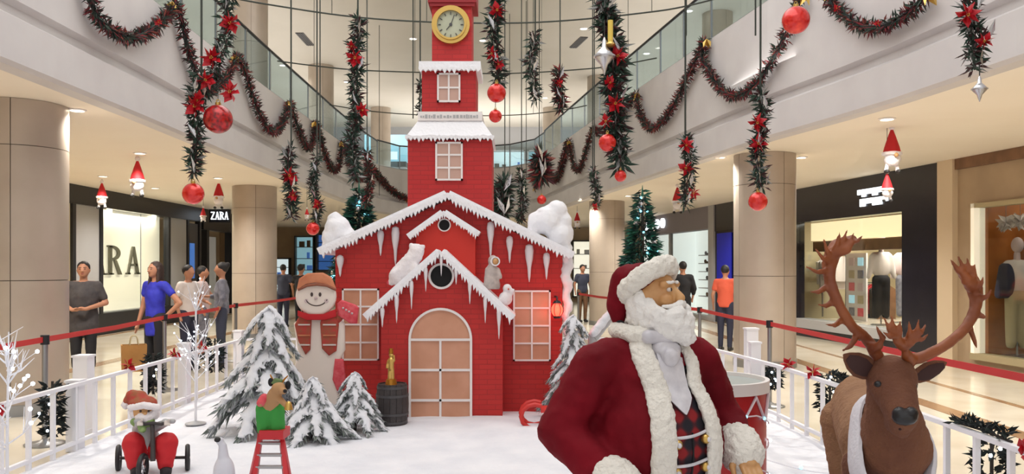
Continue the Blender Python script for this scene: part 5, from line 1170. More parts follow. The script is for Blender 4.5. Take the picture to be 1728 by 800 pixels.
for px in (236, 282): 
    hq = MB().ell(pt(px,713,-.1), (.022,.026,.02))
    for k in range(4): hq.cap(pt(px,713,-.11)+Vector((-.015+.01*k,0,0)), pt(px,715,-.135)+Vector((-.016+.011*k,0,-.01)), .007)
    hq.cap(pt(px,712,-.1), pt(px+4,709,-.125), .008); obj('glove', blob(hq, .0045, 1), 'cloth_white', t, True)
obj('scarf', fluff(blob(MB().cap(pt(228,712,-.04), pt(252,712,-.05), .035,.04).cap(pt(236,712,-.06), pt(240,724,-.09), .03,.03), .009, 2), .005, 40), 'scarf_green', t, True)
hq = MB().ell(pt(243,694,.0), (.085,.085,.085)).ell(pt(245,698,-.08), (.018,.018,.016))
for s in (-1, 1): hq.ell(pt(243+s*20,696,.0), (.014,.02,.026))
hd_ = obj('head', blob(hq, .008, 3), 'skin_statue', t, True)
for s in (-1, 1): obj('eye', MB().ell(pt(244+s*7,694,-.082), .009, 8, 6), 'ink_dark', hd_, True)
obj('beard', fluff(blob(MB().ell(pt(244,704,-.05), (.07,.055,.05)).ell(pt(226,698,-.03), (.03,.04,.045)).ell(pt(262,698,-.03), (.03,.04,.045)), .009, 2), .006, 40), 'plush_white', t, True)
obj('hat', fluff(blob(MB().ell(pt(241,681,.01), (.105,.1,.06)).cap(pt(236,672,.02), pt(222,668,.03), .06,.045).cap(pt(222,668,.03), pt(214,678,.03), .04,.03), .01, 3), .004, 30), mat('hat_stripe', (150, 90, 60), .85, c2=(176, 56, 52), scale=26), t, True)
obj('hat_brim', fluff(blob(MB().cap(pt(220,688,-.06), pt(243,684,-.09), .026).cap(pt(243,684,-.09), pt(266,688,-.06), .026), .009, 2), .005, 45), 'plush_white', t, True)
obj('pompom', fluff(MB().ell(pt(212,683,.03), .032, 12, 8), .008, 40), 'plush_white', t, True)
# doll on a red ladder
LY = 5.8; pl = lambda a, b, dy=0: P(a, b, LY+dy)
t = thing('step_ladder', 'small red step ladder standing in the snow', 'ladder', (pl(456,0).x, LY, .04)); foot = .05
for a, b in ((440, 428), (474, 484)):
    A = pl(a, 728, .12); B = pl(b, 0, -.08); B.z = foot; obj('rail', MB().bar(A, B, .03, .045), 'ladder_red', t)
A = pl(472, 710, .14); B = pl(488, 0, .34); B.z = foot; C = pl(442, 724, .14); D_ = pl(424, 0, .34); D_.z = foot
for a, b in ((pl(470,705,.14), B), (C, D_)): obj('back_leg', MB().bar(a, b, .025, .03), 'ladder_red', t)
obj('top_step', MB().box(pl(437,0).x, pl(478,0).x, LY+.0, LY+.18, pl(0,742).z, pl(0,727).z), 'ladder_red', t)
for k in range(4):
    f = (k+1)/5; a = pl(440,728,.12).lerp(Vector((pl(428,0,-.08).x, LY-.08, foot)), f); b = pl(474,728,.12).lerp(Vector((pl(484,0,-.08).x, LY-.08, foot)), f); obj('rung', MB().bar(a, b, .05, .016), 'panel_grey', t)
t = thing('ladder_doll', 'tan reindeer-headed doll in green shorts leaning over the ladder top', 'doll', pl(457, 728, .08))
obj('shorts', fluff(blob(MB().cap(pl(446,722,.08), pl(447,690,.06), .055,.065).cap(pl(468,722,.08), pl(465,690,.06), .055,.065).ell(pl(456,688,.06), (.085,.075,.07)), .01, 3), .003, 25), 'elf_green', t, True)
bq = MB().cap(pl(456,684,.04), pl(464,665,.0), .06,.05).ell(pl(470,655,-.02), (.05,.055,.045)).ell(pl(478,660,-.06), (.028,.03,.024)).cap(pl(446,674,.02), pl(440,682,-.04), .024,.02).cap(pl(470,672,-.02), pl(484,685,-.08), .024,.02)
obj('body', blob(bq, .009, 3), 'plush_tan', t, True)
for px, py in ((457,645),(486,650)): obj('ear', MB().ell(pl(px,py,-.01), (.02,.012,.03), 10, 8), 'cloth_black', t, True)
obj('vest', blob(MB().cap(pl(446,672,.0), pl(440,680,-.03), .034,.03), .009, 2), 'mitten_red', t, True); obj('nose', MB().ell(pl(481,660,-.09), .014, 8, 6), 'cloth_black', t, True)
for a in ((464,646,456,632),(476,646,486,634)): obj('antler', MB().tube([pl(a[0],a[1]), pl((a[0]+a[2])/2-1,(a[1]+a[3])/2), pl(a[2],a[3])], [.008,.007,.004], 6), 'bronze_gold', t, True)
obj('hat', MB().cyl(pl(468,648), pl(470,640), .045, .03, 12), mat('felt_green', (92, 112, 70), .9), t, True)
obj('bell', MB().lathe([(.03,-.03),(.026,-.01),(.018,.02),(.006,.028)], pl(487,684,-.1), 14), 'gold', t, True)
# pale bird-like garden light
BY = 5.6; pb = lambda a, b, dy=0: P(a, b, BY+dy); q = MB()
t = thing('snow_bird', 'pale slim glassy bird figure with dark head on the snow', 'figurine', (pb(376,0).x, BY, .05))
obj('body', blob(MB().cap(pb(376,752), pb(377,776), .028,.04).ell(pb(378,800), (.075,.07,.13)).ell(pb(371,744), (.03,.03,.026)), .01, 3), mat('frost_body', (206, 206, 216), .4), t, True)
obj('head_cap', MB().ell(pb(367,742,-.02), (.022,.022,.018), 12, 8), 'shoe_dark', t, True); obj('beak', MB().cyl(pb(376,737,-.02), pb(388,725,-.03), .008, .002, 8), 'panel_grey', t, True); obj('perch', MB().cyl((pb(378,0).x, BY, .05), (pb(378,0).x, BY, .2), .06, .04, 14), 'frost_body', t, True)
# ================================================================ white twig trees with lights
def twig_tree(px, ytop, Y, label, n, spread, bulbs, seed, base=True):
    r = random.Random(seed); g = P(px, 0, Y); g.z = .045; top = P(px, ytop, Y); h = top.z-g.z
    t = thing('twig_tree', label, 'light tree', g); q = MB(); q.tube([g, g+Vector((0,0,h*.4)), g+Vector((.01,0,h))], [.014,.011,.004], 6); tips = []
    for k in range(n):
        f = r.uniform(.3, .95); a = r.uniform(0, 6.283); b = g+Vector((0,0,h*f)); L = spread*(1.15-f)*r.uniform(.6, 1.1); e = b+Vector((math.cos(a)*L, math.sin(a)*L, h*r.uniform(.1, .24))); m_ = b.lerp(e, .5)+Vector((0,0,-.02)); q.tube([b, m_, e], [.006,.005,.002], 4); tips += [e, m_, b.lerp(e, .75)]
        for j in range(2): e2 = m_+Vector((r.uniform(-.12,.12), r.uniform(-.12,.12), r.uniform(.04,.16))); q.tube([m_, e2], [.003,.002], 4); tips.append(e2)
    obj('branches', q, 'fence_white', t)
    if base: obj('base_plate', MB().lathe([(.1,0),(.1,.01),(.02,.03)], g, 16), 'panel_grey', t)
    r.shuffle(tips); f_ = bpy.data.meshes.get('bulb_template')
    if f_ is None: f_ = mesh_of(MB().ell((0,0,0), 1, 7, 5), 'bulb_template'); f_.materials.append(MATS['bulb_cold'])
    for p in tips[:bulbs]: o = bpy.data.objects.new('bulb', f_); col.objects.link(o); o.parent = t; s_ = .0075 if Y > 6 else .013; o.scale = (s_, s_, s_); o.location = p-g
twig_tree(330, 500, 8.2, 'slim white twig tree with tiny lights on a flat stand', 22, .34, 44, 4)
twig_tree(12, 560, 5.2, 'white twig tree with bright cold lights at the picture edge', 18, .42, 24, 6)
# string of aqua lights lying on the snow by the far fence
t = thing('light_cord', 'thin light cord with aqua bulbs lying on the snow past the drum', 'light cord', (1.9, 6.6, .08)); pts = [Vector((1.5+.22*k, 6.9-.35*k*.5+.2*math.sin(k*1.4), .085)) for k in range(7)]
obj('cord', MB().tube(smooth_path(pts, 4), .005, 5), 'fence_white', t)
for p in pts[1:6:2]: obj('bulb', MB().ell(p+Vector((0,0,.015)), .014, 8, 6), 'bulb_aqua', t)
# ================================================================ green trees on the walkway behind
def green_tree(px, ytop, ybot, Y, wpx, label, seed):
    r = random.Random(seed); b = P(px, 0, Y); b.z = 0; top = P(px, ytop, Y); zb = max(.3, P(px, ybot, Y).z); R = wpx/F*Y/2; h = top.z-zb
    t = thing('green_tree', label, 'tree', b); obj('trunk', MB().cyl((b.x,Y,0), (b.x,Y,top.z-.2), .07, .02, 10), 'bark', t, True); q = MB()
    for i in range(2600):
        f = 1-math.sqrt(r.random()); a = r.uniform(0, 6.283); tier = .78+.22*((f*7) % 1.0); rr = R*(1-f)*tier*math.sqrt(r.uniform(.35, 1)); p = Vector((b.x+rr*math.cos(a), Y+rr*math.sin(a), zb+h*f))
        q.leaf(p, (math.cos(a), math.sin(a), r.uniform(-.5, .3)), r.uniform(.12, .22), .05)
    o = obj('needles', q, 'tree_green', t); o['kind'] = 'stuff'
    lm = mesh_of(MB().ell((0,0,0), .022, 6, 5), 'tree_bulb'); lm.materials.append(MATS['bulb_aqua']); bm_ = mesh_of(MB().ell((0,0,0), .06, 10, 8), 'tree_ball', True); bm_.materials.append(MATS['silver'])
    for i in range(46):
        f = 1-math.sqrt(r.random()); a = r.uniform(-3.1, 0); rr = R*(1-f)*1.0; o = bpy.data.objects.new('fairy_bulb' if i % 4 else 'ball', lm if i % 4 else bm_); col.objects.link(o); o.parent = t; o.location = Vector((rr*math.cos(a), rr*math.sin(a), zb+h*f))
    obj('tip', MB().cyl(top-Vector((0,0,.15)), top+Vector((0,0,.06)), .03, .004, 6), 'tree_green', t)
green_tree(606, 312, 470, 14.5, 92, 'green lit tree rising behind the house roof', 1)
green_tree(1084, 318, 520, 15.5, 95, 'tall green lit tree on the walkway behind the bearded statue', 2)
# ================================================================ overhead wires, garlands, baubles, hanging figures
def cross_wire(pixels, z, label):
    """dark wire strung level across the atrium in a curve, with thin hangers up to the ceiling"""
    pts = []
    for px, py in pixels: Y = (z-CH)*F/(HY-py); q = P(px, py, Y); q.z = z; pts.append(q)
    t = thing('cross_wire', label, 'wire', pts[0]); sm_ = smooth_path(pts, 4); obj('strand', MB().tube(sm_, .013, 6), 'wire_dark', t)
    for k in range(1, len(pts)-1, 2): obj('hanger', MB().cyl(pts[k], pts[k]+Vector((0,0,8.0-z)), .006, n=5), 'wire_dark', t)
cross_wire([(355,-16),(400,-2),(480,12),(560,24),(635,32),(720,37),(800,39),(900,38),(1000,31),(1100,20),(1150,12),(1200,0),(1250,-14)], 5.6, 'nearest curved wire strung across the atrium at clock height')
cross_wire([(468,103),(530,111),(600,118),(700,122),(800,124),(890,123),(1005,115),(1060,107),(1108,98)], 5.6, 'second curved wire across the atrium behind the upper tower storey')
cross_wire([(556,177),(620,187),(690,193),(760,195),(840,195),(900,192),(960,184),(990,178)], 5.6, 'far curved wire across the atrium at the level of the snow board')
def foliage(path, rad, n, seed, L=.12):
    r = random.Random(seed); q = MB(); path = [Vector(p) for p in path]; cum = [0]
    for a, b in zip(path, path[1:]): cum.append(cum[-1]+(b-a).length)
    for i in range(n):
        s = r.uniform(0, cum[-1]); k = 0
        while k < len(cum)-2 and cum[k+1] < s: k += 1
        p = path[k].lerp(path[k+1], (s-cum[k])/max(1e-6, cum[k+1]-cum[k])); d = Vector((r.gauss(0,1), r.gauss(0,1), r.gauss(0,1))).normalized(); q.leaf(p+d*rad*r.uniform(0,.45), d+Vector((0,0,-.2)), L*r.uniform(.6, 1.25), L*.24)
    return q
def ball_thing(p, r, label, m='bauble_red', line=None):
    t = thing('bauble', label, 'bauble', p, 'hanging baubles'); obj('ball', MB().ell(p, r, 24, 16), m, t, True); obj('cap', MB().cyl(p+Vector((0,0,r*.95)), p+Vector((0,0,r*1.15)), r*.2, n=12), 'gold', t)
    obj('hook', MB().ring(p+Vector((0,0,r*1.25)), r*.14, r*.09, -.004, .004, 12), 'gold', t)
    if line: obj('string', MB().cyl(p+Vector((0,0,r*1.3)), p+Vector((0,0,r*1.3+line)), .003, n=5), 'wire_dark', t)
    return t
def drop(px, ya, yb, Y, label, flowers, rad=.075, dens=150, dx=None, m='needle_green', seed=0, wire=True):
    """straight hanging garland on a long wire"""
    r = random.Random(seed); a = P(px, ya, Y); b = P(px, yb, Y); n = max(3, int((a.z-b.z)/.15)); path = [a.lerp(b, i/n)+Vector((.03*math.sin(i*1.3+seed), .02*math.cos(i), 0)) for i in range(n+1)]
    if dx: path = [P(qx, qy, Y) for qx, qy in dx]
    t = thing('hanging_garland', label, 'garland', a, 'garlands hanging over the display'); L = sum((q-p).length for p, q in zip(path, path[1:]))
    obj('foliage', foliage(path, rad, int(dens*L/.3)+30, seed, rad*1.35), m, t)
    top = 8.0
    if wire: obj('wire', MB().tube([path[-1], path[0], Vector((path[0].x, Y, top))], .0095, 5), 'wire_dark', t)
    else: obj('stem', MB().tube(path, .01, 5), 'wire_dark', t)
    for fx, fy, fs in flowers: flower(t, P(fx, fy, Y-rad*1.1), fs*1.2/F*Y, r)
    for k in range(3): p = path[min(len(path)-1, 1+k*2)]; obj('silver_leaf', MB().leaf(p+Vector((.02,-rad,0)), (r.uniform(-.5,.5), -.3, 1), rad*2.0, rad*.6), 'silver', t)
    return t
drop(326, 150, 295, 7.0, 'hanging garland with red flowers left of all others, ending above a bauble', [(330,180,18),(348,135,16),(390,155,18),(335,170,16)], dx=[(340,120),(330,160),(328,200),(332,235),(326,270),(328,292)], seed=1, rad=.07)
drop(385, 0, 150, 7.05, 'slanting garland with red flowers meeting the swag above the patterned bauble', [(390,38,18),(358,98,18)], dx=[(392,-20),(380,20),(384,60),(372,95),(360,130),(345,165)], seed=2, rad=.06)
drop(490, 245, 368, 9.3, 'hanging garland with one red flower before the slim pillar', [(490,296,15),(496,330,10)], seed=3)
drop(533, 262, 372, 11.0, 'thin hanging garland ending in a bauble above the snowman board', [(536,345,9)], seed=4, rad=.07, dx=[(535,262),(533,290),(527,310),(532,335),(538,350),(533,372)])
drop(601, 30, 235, 9.0, 'long hanging garland with two red flowers left of the tower', [(598,98,15),(610,186,12),(592,78,9)], seed=5, rad=.08, dx=[(604,30),(606,60),(598,95),(604,120),(598,150),(604,180),(600,215),(592,240),(598,270),(600,300)])
drop(710, 140, 190, 10.6, 'short garland peeking out beside the upper tower storey', [], seed=6, rad=.06)
drop(836, -30, 140, 7.6, 'thick hanging garland right of the clock ending in two baubles', [(838,18,14),(830,90,12),(842,108,10)], seed=7, rad=.075)
drop(899, 52, 170, 9.5, 'green hanging garland without flowers right of the tower', [], seed=8, rad=.075, dens=120)
drop(944, 118, 185, 13.0, 'short reddish hanging garland behind the bare green one', [(944,140,7)], seed=9, rad=.1, m='needle_maroon')
drop(1030, -30, 280, 7.0, 'biggest hanging garland cluster with silver drop and red flowers', [(1042,95,16),(1038,175,16),(1022,205,12),(1028,140,12)], seed=10, rad=.095, dx=[(1022,-20),(1020,20),(1030,60),(1040,100),(1034,140),(1042,180),(1038,220),(1046,255),(1048,280)], dens=190)
drop(1004, 285, 345, 12.0, 'short hanging garland before the far pillar', [(1003,350,7)], seed=11, rad=.07)
drop(1160, 228, 345, 8.0, 'hanging garland with three red flowers before the bright shoe shop', [(1157,245,13),(1157,285,13),(1170,326,11)], seed=12, rad=.065)
drop(1282, 155, 315, 7.4, 'hanging garland with two red flowers crossing the big pillar', [(1277,207,15),(1281,242,15)], seed=13, rad=.07)
drop(1640, -30, 118, 6.0, 'hanging garland with red flowers nearest the wood-lined window', [(1632,25,19),(1662,70,14)], seed=14, rad=.07, dx=[(1632,-30),(1636,20),(1640,50),(1655,70),(1640,85),(1645,118)])
drop(850, 305, 362, 14.0, 'dark bushy garland end beside the tower foot', [], seed=15, rad=.16, dens=220)
drop(881, 288, 372, 15.0, 'slim dark garland just right of the tower foot', [], seed=16, rad=.09)
drop(622, 255, 345, 14.0, 'maroon garland hanging between the lit tree and the tower', [], seed=17, rad=.08, m='needle_maroon')
drop(912, 262, 300, 17.0, 'maroon garland bundle on the far swag', [], seed=18, rad=.2, m='needle_maroon')
for k, (px, y0, y1, Y, lab) in enumerate(((540,0,262,11.2,'bare dark wire hanging left of the long garland'), (945,35,120,13.2,'bare dark wire above the short reddish garland'), (1158,0,60,8.3,'bare dark wire before the upper glass'), (1275,0,60,7.6,'bare dark wire above the pillar garland'), (697,35,200,10.8,'bare dark wire beside the clock storey'), (640,190,330,22,'thin far wire left of the lower tower'), (1003,120,285,12.2,'bare wire above the garland before the far pillar'), (888,210,300,20,'thin far wire right of the lower tower'), (860,215,300,21,'second thin far wire right of the lower tower'))):
    a = P(px, y1, Y); single('hanging_wire', MB().cyl(a, (a.x, Y, 8.0), .0085, n=5), 'wire_dark', lab, 'wire', 'hanging wires', loc=a)
for a in ((368,201,24,7.0,'large patterned red bauble below the flower swag','bauble_pattern'), (326,327,18,7.0,'round red bauble at the lowest tip of the leftmost garland','bauble_red'), (528,386,11,11.0,'small red bauble above the snowman board','bauble_red'), (838,157,16,7.6,'red bauble beside the upper tower window','bauble_red'), (836,196,11,7.6,'small red bauble under another beside the tower','bauble_red'),
        (1025,241,15,6.95,'red bauble inside the biggest garland cluster','bauble_red'), (1047,297,10,7.0,'small red bauble below the biggest garland cluster','bauble_red'), (1279,340,16,7.4,'red bauble hanging across the big pillar','bauble_red'), (1343,34,23,9.6,'large glossy red bauble on the swag above the big pillar','bauble_red'), (914,337,8,15.0,'tiny red bauble above the roof snow heap','bauble_red')):
    ball_thing(P(a[0], a[1], a[3]-.03), a[2]/F*a[3], a[4], a[5], 4.2 if a[0] == 914 else .15)
def silver_drop(px, py, h, Y, label):
    c = P(px, py, Y); s = h/F*Y; t = thing('silver_ornament', label, 'ornament', c, 'silver ornaments'); obj('body', MB().lathe([(.02*s,-s),(.12*s,-.7*s),(.2*s,-.45*s),(.5*s,-.12*s),(.52*s,.05*s),(.3*s,.3*s),(.16*s,.45*s),(.12*s,.8*s),(.03*s,1.0*s)], c, 20), 'silver', t, True); obj('ridge', MB().lathe([(.5*s,-.04*s),(.6*s,-.04*s),(.6*s,.02*s),(.5*s,.02*s)], c, 20, False), 'silver', t, True); obj('string', MB().cyl(c+Vector((0,0,s)), c+Vector((0,0,s*1.9)), .004, n=5), 'wire_dark', t)
silver_drop(1020, 95, 32, 6.85, 'silver spindle ornament on the biggest garland cluster'); silver_drop(1653, 150, 22, 5.95, 'silver spindle ornament under the garland near the wood-lined window')
c = P(1030, 55, 6.85); t = thing('candle_ornament', 'pale golden candle ornament in the biggest garland cluster', 'ornament', c); obj('stem', MB().cyl(c-Vector((0,0,.11)), c+Vector((0,0,.1)), .022, n=12), 'flower_eye', t, True); obj('cup', MB().lathe([(.02,-.12),(.045,-.1),(.03,-.08)], c, 12), 'gold', t, True)
# swags fixed along the fascias
def hit_edge(px, pl, ns, off):
    s = (px-CX)/F; pts = [Vector((x+n.x*off, y+n.y*off)) for (x, y), n in zip(pl, ns)]
    best = None
    for a, b in zip(pts, pts[1:]):
        fa, fb = a.x-s*a.y, b.x-s*b.y
        if fa*fb <= 0 and abs(fa-fb) > 1e-9: q = a.lerp(b, fa/(fa-fb)); best = q if best is None or q.y < best.y else best
    return best
def swag(pixels, pl, ns, label, seed, m='needle_maroon', flowers=(), rad=.085):
    pts = []
    for px, py in pixels: q = hit_edge(px, pl, ns, .11); pts.append(Vector((q.x, q.y, CH+(HY-py)/F*q.y)))
    path = smooth_path(pts, 5); t = thing('swag_garland', label, 'garland', pts[0], 'swags along the fascias'); L = sum((q-p).length for p, q in zip(path, path[1:]))
    obj('foliage', foliage(path, rad, int(L*330)+60, seed, rad*1.25), m, t); obj('core', MB().tube(path, .028, 6), 'needle_dark', t); r = random.Random(seed)
    for k, i in enumerate((0, -1)): obj('bow', MB().leaf(pts[i]+Vector((0,-.1,0)), (.4,-.2,-1), .16, .08).leaf(pts[i]+Vector((0,-.1,0)), (-.4,-.2,-1), .16, .08), 'gold', t)
    for fx, fy, fs in flowers: q = hit_edge(fx, pl, ns, .25); flower(t, Vector((q.x, q.y, CH+(HY-fy)/F*q.y)), fs/F*q.y, r)
AE = LE+BE[1:]+RE[1:]; NA = normals(AE, 1)
swag([(140,-70),(152,-8),(165,28),(195,55),(225,62),(255,50),(278,30),(296,6)], AE, NA, 'first swag loop on the fascia above the wide pillar', 1, 'needle_maroon', [(268,38,8)])
swag([(296,6),(306,30),(314,70),(325,105),(340,150),(362,150),(385,125),(400,95)], AE, NA, 'swag loop behind the red flower garlands', 2, 'needle_maroon')
swag([(400,95),(412,115),(425,155),(440,195),(460,222),(475,212),(484,190),(490,172)], AE, NA, 'swag loop past the handrail above the slim pillar', 3, 'needle_maroon')
swag([(490,172),(498,200),(508,228),(520,250),(528,240),(533,206)], AE, NA, 'short swag loop above the slim pillar top', 4, 'needle_maroon')
swag([(533,206),(541,232),(550,262),(562,286),(572,280),(578,240)], AE, NA, 'short swag loop left of the long garland', 5, 'needle_maroon')
swag([(578,240),(590,275),(600,300),(612,300),(620,285),(626,283)], AE, NA, 'far swag loop behind the long garland', 6, 'needle_maroon')
swag([(626,283),(640,298),(655,315),(672,328),(688,336)], AE, NA, 'last swag sloping down behind the tower', 7, 'needle_maroon', rad=.12)
swag([(1560,-8),(1540,16),(1512,34),(1480,46),(1450,42),(1425,26),(1405,8),(1392,-12)], AE, NA, 'swag loop at the top edge above the dark shop', 8, 'needle_maroon', [(1482,40,8),(1412,14,8)])
swag([(1352,-4),(1338,30),(1320,70),(1300,105),(1278,140),(1248,160),(1222,155),(1200,125),(1185,95),(1190,68)], AE, NA, 'wide swag loop above the big pillar', 9, 'needle_maroon')
swag([(1188,70),(1172,105),(1155,140),(1135,180),(1112,210),(1095,215),(1080,190),(1074,158)], AE, NA, 'swag loop above the bright shoe shop', 10, 'needle_maroon')
swag([(1072,160),(1050,190),(1030,235),(1012,225),(1000,215)], AE, NA, 'swag loop behind the biggest garland cluster', 11, 'needle_maroon')
swag([(1000,215),(990,250),(978,285),(968,280),(960,238)], AE, NA, 'short far swag loop right of the cluster wire', 12, 'needle_maroon')
swag([(960,238),(952,262),(940,300),(928,295),(916,262)], AE, NA, 'short far swag loop next to the far pillar', 13, 'needle_maroon', rad=.11)
swag([(914,266),(908,290),(902,318)], AE, NA, 'last far swag piece right of the tower', 14, 'needle_maroon', rad=.11)
# small hanging figures: red pointed hat, white beard, dangling legs
def gnome(px, ya, yb, Y, label):
    a = P(px, ya, Y); h = (yb-ya)/F*Y; t = thing('hanging_gnome', label, 'ornament', a, 'hanging red hatted figures'); x, y, z = a
    obj('hat', MB().lathe([(.19*h,-.55*h),(.16*h,-.42*h),(.09*h,-.2*h),(.02*h,0)], a, 14), 'sack_red', t, True); obj('hat_band', fluff(MB().lathe([(.15*h,-.62*h),(.215*h,-.6*h),(.215*h,-.54*h),(.15*h,-.52*h)], a, 14), .01, 30), 'plush_white', t, True)
    obj('beard', fluff(MB().ell(a+Vector((0,-.03*h,-.7*h)), (.18*h,.15*h,.16*h), 12, 8), .008, 30), 'plush_white', t, True); obj('nose', MB().ell(a+Vector((0,-.22*h,-.62*h)), .05*h, 8, 6), 'skin_statue', t, True)
    for s in (-1, 1): lg = obj('leg', MB().cyl(a+Vector((s*.1*h,0,-.8*h)), a+Vector((s*.13*h,0,-.95*h)), .045*h, n=8), 'plush_white', t, True); obj('boot', MB().ell(a+Vector((s*.13*h,-.03*h,-.97*h)), (.055*h,.09*h,.05*h), 8, 6), 'shoe_dark', lg, True)
    obj('pompom', MB().ell(a+Vector((0,0,.03*h)), .07*h, 10, 8), 'plush_white', t, True); obj('string', MB().cyl(a, (x, y, max(HS-.005, z+.05)), .004, n=5), 'wire_dark', t)
for a in ((232,270,332,13.6,'red hatted hanging figure beside the wide pillar'), (172,308,352,17.0,'hanging figure before the black shop fascia'), (369,307,352,18.0,'hanging figure beside the slim pillar above the blade sign'), (343,350,376,19.5,'small hanging figure before the shop corner'), (1505,217,292,10.75,'upper hanging figure before the dark shop sign'), (1497,292,340,10.75,'lower hanging figure before the dark shop sign'), (1143,315,360,18.0,'hanging figure before the shoe shop fascia'), (518,352,372,18.5,'small hanging figure near the little bauble'), (974,358,386,24.5,'tiny hanging figure beside the far pillar')): gnome(*a)
# ================================================================ people on the walkways
def person(pos, rz, h, label, cloth, pose, hair='short', vox=.011, far=False):
    """cloth: dict(shirt, legs, shoe, hairm); pose: joint overrides; faces -y before turning by rz"""
    k = h/1.65; t = thing('person', label, 'person', pos); t.rotation_euler = (0, 0, rz)
    J = dict(hip=(.085,0,.86), knee=(.09,-.01,.47), ankle=(.09,.02,.07), sh=(.17,.01,1.34), nk=(0,.01,1.40), hd=(0,-.01,1.545))
    def V(p, s=1): return Vector((p[0]*s, p[1], p[2]))*k
    arms = {}
    for s, nm in ((-1, 'R'), (1, 'L')):
        el = pose.get('elbow'+nm, (.24,.03,1.08)); wr = pose.get('wrist'+nm, (.25,-.06,.85)); arms[s] = (V(J['sh'], s), V(el, s), V(wr, s))
    legs = {}
    for s, nm in ((-1, 'R'), (1, 'L')): legs[s] = (V(J['hip'], s), V(pose.get('knee'+nm, J['knee']), s), V(pose.get('ankle'+nm, J['ankle']), s))
    def add(name, mb, m, par=None): return link(name, mesh_of(mb, name, True), m, par or t)
    b = MB(); wk = pose.get('wide', 1.0)
    b.ell(V((0,.0,1.18)), (.15*k*wk,.10*k*wk,.22*k), 14, 10).ell(V((0,0,.95)), (.145*k*wk,.105*k*wk,.15*k), 14, 10).cap(V((-.13,.01,1.34)), V((.13,.01,1.34)), .06*k).cap(V((0,.015,1.36)), V((0,.0,1.46)), .05*k, .048*k)
    b.ell(V(J['hd']), (.075*k,.092*k,.105*k), 16, 12).ell(V((0,-.05,1.485)), (.045*k,.045*k,.04*k)).cap(V((0,-.095,1.56)), V((0,-.112,1.53)), .01*k,.015*k)
    for s in (-1, 1):
        b.ell(V((.076,.0,1.54), s), (.011*k,.02*k,.028*k))
        A = arms[s]; b.cap(A[0], A[1], .047*k, .038*k).cap(A[1], A[2], .038*k, .026*k); Lg = legs[s]; b.cap(Lg[0], Lg[1], .08*k, .055*k).cap(Lg[1], Lg[2], .052*k, .036*k)
        d = (A[2]-A[1]).normalized(); hv = pose.get('hand'+('R' if s < 0 else 'L')); d = Vector(hv).normalized() if hv else d; pc = A[2]+d*.045*k; b.cap(A[2], pc+d*.015*k, .024*k, .03*k)
        x = d.cross(Vector((0,.3,1))).normalized()
        if not far:
            for q in range(4): L = (.06,.068,.064,.05)[q]*k; p0 = pc+d*.03*k+x*(-.023+.0155*q)*k; m_ = p0+d*L*.55; b.cap(p0-d*.015*k, m_, .0095*k, .009*k, 8).cap(m_, m_+(d+Vector((0,0,-.5))).normalized()*L*.45, .009*k, .007*k, 8)
            b.cap(pc-x*.02*k, pc-x*.045*k+d*.03*k, .0105*k, .009*k, 8)
    add('body', blob(b, vox*(1 if not far else 1.5), 3), 'skin')
    c = MB(); hem = pose.get('hem', .84)
    c.ell(V((0,.0,1.18)), (.168*k*wk,.118*k*wk,.22*k), 14, 10).cap(V((-.14,.01,1.335)), V((.14,.01,1.335)), .068*k).lathe([(.155*k*wk,(hem)*k),(.165*k*wk,(hem+.08)*k),(.15*k*wk,1.05*k),(.16*k*wk,1.2*k)], (0,0,0), 18)
    for i, p in enumerate(c.v[-72:]): p.y *= .74
    sl = pose.get('sleeve', .55)
    for s in (-1, 1):
        A = arms[s]; c.cap(A[0], A[0].lerp(A[1], min(1, sl)), .062*k, .056*k)
        if sl > 1: c.cap(A[1], A[1].lerp(A[2], sl-1), .052*k, .04*k)
    cm = blob(c, vox*1.3, 3); cm.f = [f for f in cm.f if not ((sum((cm.v[i] for i in f), Vector())/len(f)).z > 1.398*k)]
    add('shirt', fluff(cm, .006, 12), cloth['shirt'])
    g = MB(); lo = pose.get('leg_len', .97)
    for s in (-1, 1): Lg = legs[s]; g.cap(Lg[0]+Vector((0,0,.04*k)), Lg[1], .096*k, .068*k).cap(Lg[1], Lg[1].lerp(Lg[2], lo), .066*k, pose.get('cuff', .05)*k)
    g.ell(V((0,0,.9)), (.15*k*wk,.115*k,.11*k), 14, 10); add('trousers', fluff(blob(g, vox*1.3, 3), .004, 12), cloth['legs'])
    for s in (-1, 1): a = legs[s][2]; add('shoe', blob(MB().cap(a+Vector((0,.02*k,-.03*k)), a+Vector((0,-.15*k,-.04*k)), .045*k, .036*k).cap(a, a+Vector((0,0,-.02*k)), .045*k), vox*1.2, 2), cloth.get('shoe', 'shoe_dark'))
    hm = MB().ell(V((0,.014,1.575)), (.084*k,.096*k,.094*k), 14, 10)
    if hair == 'long': hm.cap(V((0,.05,1.56)), V((0,.07,1.32)), .075*k, .06*k).cap(V((-.065,.0,1.56)), V((-.085,-.04,1.27)), .032*k, .022*k).cap(V((.065,.0,1.56)), V((.085,-.03,1.27)), .032*k, .022*k)
    if hair == 'bun': hm.ell(V((0,.09,1.62)), (.045*k,.045*k,.045*k))
    hmb = blob(hm, vox*1.1, 3); hmb.f = [f for f in hmb.f if not ((lambda q: q.y < -.055*k and q.z < 1.595*k and abs(q.x) < .066*k)(sum((hmb.v[i] for i in f), Vector())/len(f)))]
    add('hair', fluff(hmb, .004, 40), cloth.get('hairm', 'hair_black'))
    if not far:
        for s in (-1, 1): add('eye', MB().ell(V((.03,-.092,1.558), s), (.011*k,.006*k,.006*k), 8, 6), 'ink_dark'); add('eyebrow', MB().cap(V((.016,-.094,1.578), s), V((.046,-.085,1.578), s), .004*k, .003*k, 6), 'hair_black')
        add('mouth', MB().ell(V((0,-.098,1.497)), (.02*k,.006*k,.006*k), 8, 6), 'lip_red')
    return t
def at(px, Y): q = P(px, 0, Y); return (q.x, Y, 0)
